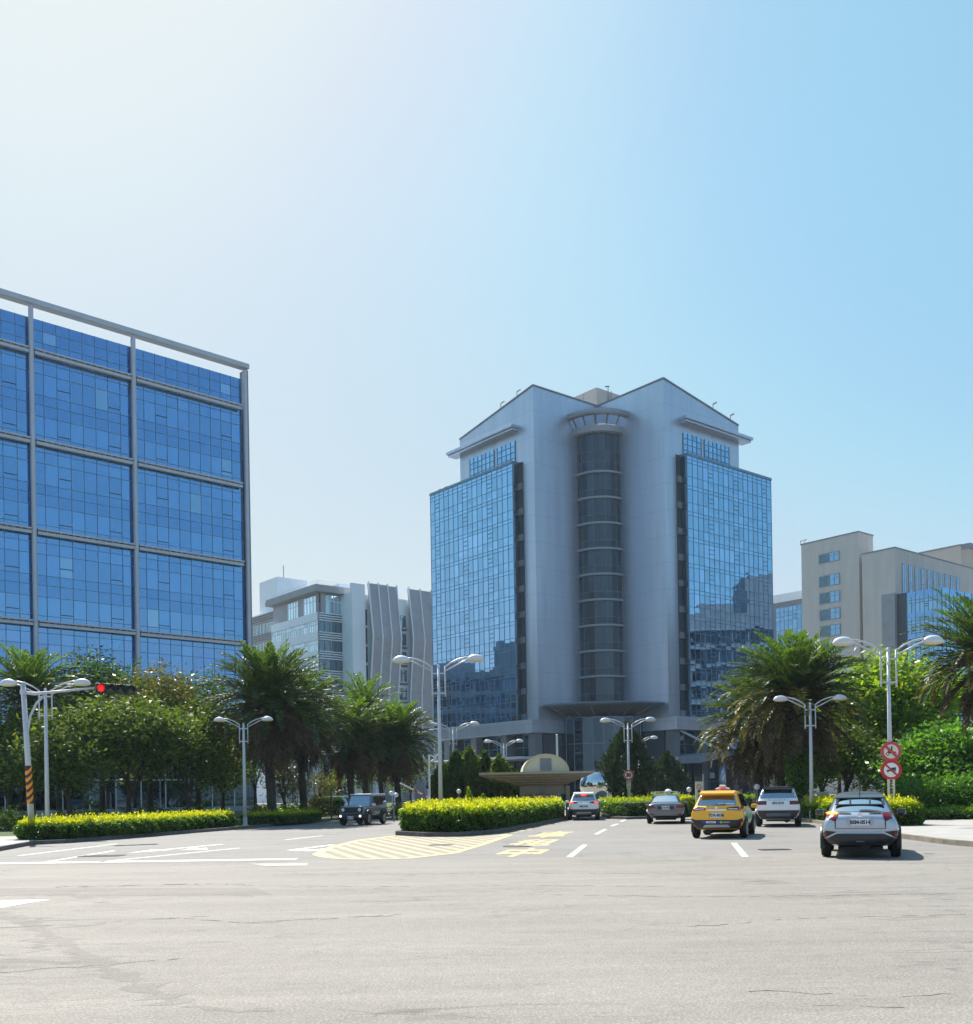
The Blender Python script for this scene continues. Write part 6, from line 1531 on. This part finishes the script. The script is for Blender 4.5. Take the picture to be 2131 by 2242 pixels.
def big_suv():
    ro, wb_, W2 = .92, 2.74, .95
    t = thing('car', 'white sport utility car with black roof, ahead of the silver car on the right', 'car')
    st = [(0, .46, .96, 1.06, .60, .80, .80, .76, .72), (.04, .36, 1.02, 1.16, .74, .90, .88, .82, .72), (.14, .32, 1.04, 1.28, .78, .945, .88, .78, .72), (.28, .3, 1.06, 1.60, .80, .95, .87, .70, .72),
          (.46, .3, 1.07, 1.69, .80, .95, .87, .68, .72), (.9, .28, 1.07, 1.72, .80, .94, .86, .67, .72), (1.9, .26, 1.06, 1.73, .80, .94, .86, .67, .72), (2.7, .26, 1.05, 1.69, .80, .94, .86, .67, .72), (3.1, .26, 1.05, 1.52, .80, .94, .86, .68, .72),
          (3.5, .26, 1.04, 1.16, .80, .945, .86, .76, .7), (4.1, .26, 1.0, 1.09, .78, .93, .84, .74, .7), (4.45, .3, .88, .97, .72, .86, .78, .68, .65), (4.6, .38, .74, .82, .55, .7, .62, .54, .6)]
    me, bv = shell(st, ro); link('body', me, CP['white'], t, True); fy = lambda y: y-ro
    drape(bv, 'top', [(-.62, fy(.36)), (.62, fy(.36)), (.62, fy(2.85)), (-.62, fy(2.85))], .008, 'roof', M['roof_black'], t)
    drape(bv, 'rear', [(-.80, 1.24), (.80, 1.24), (.66, 1.655), (-.66, 1.655)], .006, 'rear_window', M['car_glass'], t)
    mb = MB(); mb.hexa([(-.62, fy(.1), 1.60), (.62, fy(.1), 1.60), (.64, fy(.5), 1.655), (-.64, fy(.5), 1.655), (-.60, fy(.12), 1.665), (.60, fy(.12), 1.665), (.64, fy(.5), 1.72), (-.64, fy(.5), 1.72)]); mb.build('spoiler', CP['blackroof'], t, bevel=.02)
    for mr in (False, True):
        l = drape(bv, 'rear', rect(.48, .86, .965, 1.12), .010, 'tail_light', M['black'], t, mir=mr); drape(bv, 'rear', rect(.54, .84, .985, 1.10), .015, 'lamp_insert', M['tail_red'], l, mir=mr)
        drape(bv, 'rear', rect(.60, .84, .66, .70), .022, 'reflector', M['tail_red'], t, mir=mr)
    drape(bv, 'rear', [(-.90, .72), (.90, .72), (.88, .36), (-.88, .36)], .012, 'rear_bumper', M['black_plastic'], t)
    drape(bv, 'rear', rect(-.50, .50, .47, .60), .02, 'skid_plate', mat('grey skid', (.09, .095, .11), .4), t)
    plate(t, fy(-.014), 1.03, 'BPA-9218'); 
    for i, ch in enumerate('DISCOVERY'): text(ch, .085, M['alu_dark'], Matrix.Translation((-.36+.09*i, fy(.045), 1.185)) @ Rx, 'lettering', t)
    drape(bv, 'rear', rect(-.45, .45, 1.125, 1.135), .02, 'trim_line', M['chrome'], t)
    for side in ('left', 'right'):
        drape(bv, side, [(fy(.45), 1.16), (fy(3.1), 1.13), (fy(2.75), 1.50), (fy(2.2), 1.60), (fy(.75), 1.58)], .006, 'side_window', M['car_glass'], t)
        drape(bv, side, rect(fy(1.3), fy(3.3), .34, .46), .01, 'sill_trim', M['black_plastic'], t)
        d = drape(bv, side, rect(fy(1.4), fy(3.1), .50, 1.02), .004, 'door', CP['white'], t); drape(bv, side, rect(fy(2.25), fy(2.27), .50, 1.02), .007, 'door_gap', M['black'], d)
    drape(bv, 'front', [(-.68, 1.18), (.68, 1.18), (.62, 1.56), (-.62, 1.56)], .006, 'windscreen', M['car_glass'], t)
    arches(t, W2, (0, wb_), .37, M['black_plastic'])
    for x in (-1, 1):
        for y in (0, wb_): wheel(t, x*(W2-.12), y, .37, .235)
    mirrors(t, 1.05, fy(2.85), 1.12, CP['blackroof']); mb = MB(); mb.box(-.5, .5, fy(.3), fy(4.1), .24, .32); mb.tube([(.35, fy(.25), .3), (.35, fy(.9), .3)], .12, 8); mb.build('underbody', M['dark'], t)
    return t
place(big_suv(), 1705, 1809.5, 16.2)

def sedan():
    ro, wb_, W2 = 1.05, 2.85, .9325
    t = thing('car', 'grey sedan with white roof bars, between the small white car and the taxi', 'car')
    st = [(0, .42, .82, .92, .60, .78, .78, .72, .62), (.05, .34, .90, 1.0, .72, .88, .86, .78, .62), (.18, .3, .93, 1.04, .76, .9325, .86, .78, .62), (.55, .26, .94, 1.05, .78, .9325, .85, .74, .62), (.72, .25, .94, 1.10, .78, .93, .84, .66, .62),
          (1.25, .22, .95, 1.36, .78, .92, .83, .58, .62), (1.7, .2, .95, 1.435, .78, .915, .83, .565, .62), (2.4, .2, .95, 1.45, .78, .915, .83, .565, .62), (2.9, .2, .95, 1.39, .78, .915, .83, .57, .62), (3.6, .2, .94, 1.02, .78, .92, .84, .72, .62), (4.3, .2, .86, .94, .76, .91, .82, .7, .6), (4.75, .26, .72, .8, .68, .82, .72, .6, .55), (4.92, .34, .6, .66, .5, .66, .56, .48, .5)]
    me, bv = shell(st, ro); link('body', me, CP['grey'], t, True); fy = lambda y: y-ro
    drape(bv, 'rear', [(-.66, 1.075), (.66, 1.075), (.54, 1.36), (-.54, 1.36)], .006, 'rear_window', M['bright_glass'], t)
    for mr in (False, True):
        drape(bv, 'rear', [(.50, .78), (.84, .76), (.86, .90), (.60, .92), (.52, .86)], .012, 'tail_light', M['tail_red'], t, mir=mr)
        drape(bv, 'rear', rect(.55, .80, .46, .50), .018, 'reflector', M['tail_red'], t, mir=mr)
    drape(bv, 'rear', rect(-.40, .40, .72, .88), .006, 'plate_recess', M['black_plastic'], t); plate(t, fy(-.012), .80, 'AXB-6037')
    drape(bv, 'rear', rect(-.78, .78, .345, .41), .012, 'rear_bumper', M['black_plastic'], t); drape(bv, 'rear', rect(-.9, .9, .675, .685), .008, 'panel_gap', M['black'], t)
    mb = MB(); mb.lathe([(0, .008), (.04, .005), (.045, 0)], 16, (0, fy(.02)-.01, .95), axis='y'); mb.build('badge', M['chrome'], t)
    for side in ('left', 'right'):
        drape(bv, side, [(fy(.98), 1.07), (fy(3.2), 1.02), (fy(2.75), 1.30), (fy(2.2), 1.37), (fy(1.5), 1.34)], .006, 'side_window', M['car_glass'], t)
        d = drape(bv, side, rect(fy(1.5), fy(3.4), .40, .92), .004, 'door', CP['grey'], t); drape(bv, side, rect(fy(2.4), fy(2.42), .40, .92), .007, 'door_gap', M['black'], d)
    drape(bv, 'front', [(-.62, 1.06), (.62, 1.06), (.54, 1.36), (-.54, 1.36)], .006, 'windscreen', M['car_glass'], t)
    arches(t, W2, (0, wb_), .335, M['black_plastic'])
    for x in (-1, 1):
        for y in (0, wb_): wheel(t, x*(W2-.115), y, .335, .22)
    mirrors(t, 1.0, fy(2.95), 1.0, CP['grey']); mb = MB(); mb.box(-.5, .5, fy(.4), fy(4.2), .19, .25); mb.build('underbody', M['dark'], t)
    for y in (1.75, 2.6):
        mb = MB(); mb.box(-.60, .60, fy(y), fy(y+.08), 1.555, 1.595)
        for s in (-.56, .56): mb.box(s-.04, s+.04, fy(y), fy(y+.08), 1.40, 1.555)
        mb.build('roof_bar', M['white_paint'], t)
    mb = MB(); mb.lathe([(.2*math.cos(a), .16*math.sin(a)) for a in [i*math.pi/16 for i in range(9)]], 16, (.12, fy(2.2), 1.555)); mb.build('roof_dome', M['lamp_clear'], t, smooth=True); mb = MB(); mb.tube([(.12, fy(2.2), 1.43), (.12, fy(2.2), 1.56)], .1, 8); mb.build('dome_foot', M['white_paint'], t)
    return t
place(sedan(), 1459, 1803, 10.8)

def jeep():      # origin at the front axle, +y towards the rear so that it drives at the camera
    t = thing('car', 'dark grey boxy off road car with round headlights, driving towards the junction on the left', 'car')
    b = CP['dgrey']; k = M['black_plastic']; W2 = .735
    mb = MB(); mb.box(-W2, W2, -.55, 2.95, .52, .98); mb.build('body', b, t, bevel=.05)
    mb = MB(); mb.hexa([(-.66, -.56, .96), (.66, -.56, .96), (.70, .55, .96), (-.70, .55, .96), (-.64, -.54, 1.06), (.64, -.54, 1.06), (.67, .58, 1.10), (-.67, .58, 1.10)]); mb.build('bonnet', b, t, bevel=.04)
    mb = MB(); mb.hexa([(-.73, .50, .97), (.73, .50, .97), (.73, 2.94, .97), (-.73, 2.94, .97), (-.64, .78, 1.66), (.64, .78, 1.66), (.64, 2.88, 1.66), (-.64, 2.88, 1.66)]); cab = mb.build('cabin', b, t, bevel=.05)
    mb = MB(); mb.box(-.66, .66, .76, 2.90, 1.655, 1.73); mb.build('roof', mat('pale grey roof', (.55, .56, .58), .35, coat=.6), t, bevel=.05)
    bv = BVHTree.FromPolygons([v.co.copy() for v in cab.data.vertices], [tuple(p.vertices) for p in cab.data.polygons])
    def fl(pts, off, name, m, par, side): return drape(bv, side, pts, off, name, m, par, step=.3, smooth=False)
    AX['jf'] = lambda u, v: (Vector((u, -6, v)), Vector((0, 1, 0)))
    fl([(-.62, 1.10), (.62, 1.10), (.56, 1.60), (-.56, 1.60)], .012, 'windscreen', M['car_glass'], t, 'jf')
    for side in ('left', 'right'):
        fl([(.95, 1.10), (1.72, 1.10), (1.72, 1.58), (.95+.12, 1.58)], .012, 'side_window', M['car_glass'], t, side)
        fl([(1.84, 1.12), (2.78, 1.12), (2.74, 1.58), (1.84, 1.58)], .012, 'side_window', M['car_glass'], t, side)
    for s in (-1, 1):
        mb = MB(); mb.box(s*W2-(.0 if s < 0 else -.002)-.004, s*W2+.004, .80, 1.80, .56, .96); d = mb.build('door', b, t); mb = MB(); mb.box(s*(W2+.004)-.012, s*(W2+.004)+.012, 1.62, 1.76, .86, .90); mb.build('handle', k, d)
        mb = MB(); mb.box(s*(W2+.005)-.006, s*(W2+.005)+.006, .95, 1.7, .60, .74); mb.build('door_trim', M['skid'], d)
        for y in (0, 2.25):
            mb = MB(); mb.lathe([(.36, s*.60), (.47, s*.60), (.47, s*.83), (.42, s*.83), (.36, s*.80)], 20, (0, y, .40), axis='x', a0=-.1, a1=math.pi+.1); mb.build('wheel_arch', k, t)
            wheel(t, s*.72, y, .36, .21)
        mb = MB(); mb.lathe([(0, -.03), (.07, -.028), (.10, -.015), (.10, 0)], 20, (s*.49, -.575, .86), axis='y'); h = mb.build('headlight', M['lamp_clear'], t, smooth=True); mb = MB(); mb.lathe([(.10, -.02), (.125, -.02), (.125, .01)], 20, (s*.49, -.575, .86), axis='y'); mb.build('bezel', k, h)
        mb = MB(); mb.lathe([(0, -.03), (.06, -.02), (.06, 0)], 16, (s*.58, -.72, .52), axis='y'); mb.build('fog_lamp', mat('lit fog lamp', (.8, .8, .8), .2, emit=(1, .97, .9), estr=1.2) if 'lit fog lamp' not in bpy.data.materials else bpy.data.materials['lit fog lamp'], t, smooth=True)
    mb = MB(); mb.box(-.66, .66, -.575, -.545, .70, .99); g = mb.build('grille', k, t)
    mb = MB()
    for i in range(5): mb.box(-.25+.105*i, -.19+.105*i, -.585, -.574, .76, .95)
    mb.build('grille_slot', M['black'], g)
    mb = MB(); mb.box(-.74, .74, -.70, -.50, .38, .66); mb.build('front_bumper', k, t, bevel=.05)
    plate(t, -.705, .43, 'BMC-7795', .18, .08)
    mirrors(t, .83, .62, 1.12, M['white_paint']); mb = MB(); mb.box(-.5, .5, -.3, 2.8, .28, .5); mb.build('underbody', M['dark'], t)
    return t
jp = jeep(); g_ = G(779, 1807); jp.location = (g_.x, g_.y, .002); jp.rotation_euler = (0, 0, R(-16))

# ------------------------------------------------------------------ the air
mz = bpy.data.materials.new('haze air'); mz.use_nodes = True; mz.node_tree.nodes.remove(mz.node_tree.nodes['Principled BSDF'])
pv = mz.node_tree.nodes.new('ShaderNodeVolumePrincipled'); pv.inputs['Color'].default_value = (.72, .88, 1, 1); pv.inputs['Density'].default_value = .00017; pv.inputs['Anisotropy'].default_value = .25
mz.node_tree.links.new(pv.outputs[0], mz.node_tree.nodes['Material Output'].inputs['Volume'])
MB().box(-420, 420, -220, 480, -1.2, 72).build('haze', mz, kind='stuff')
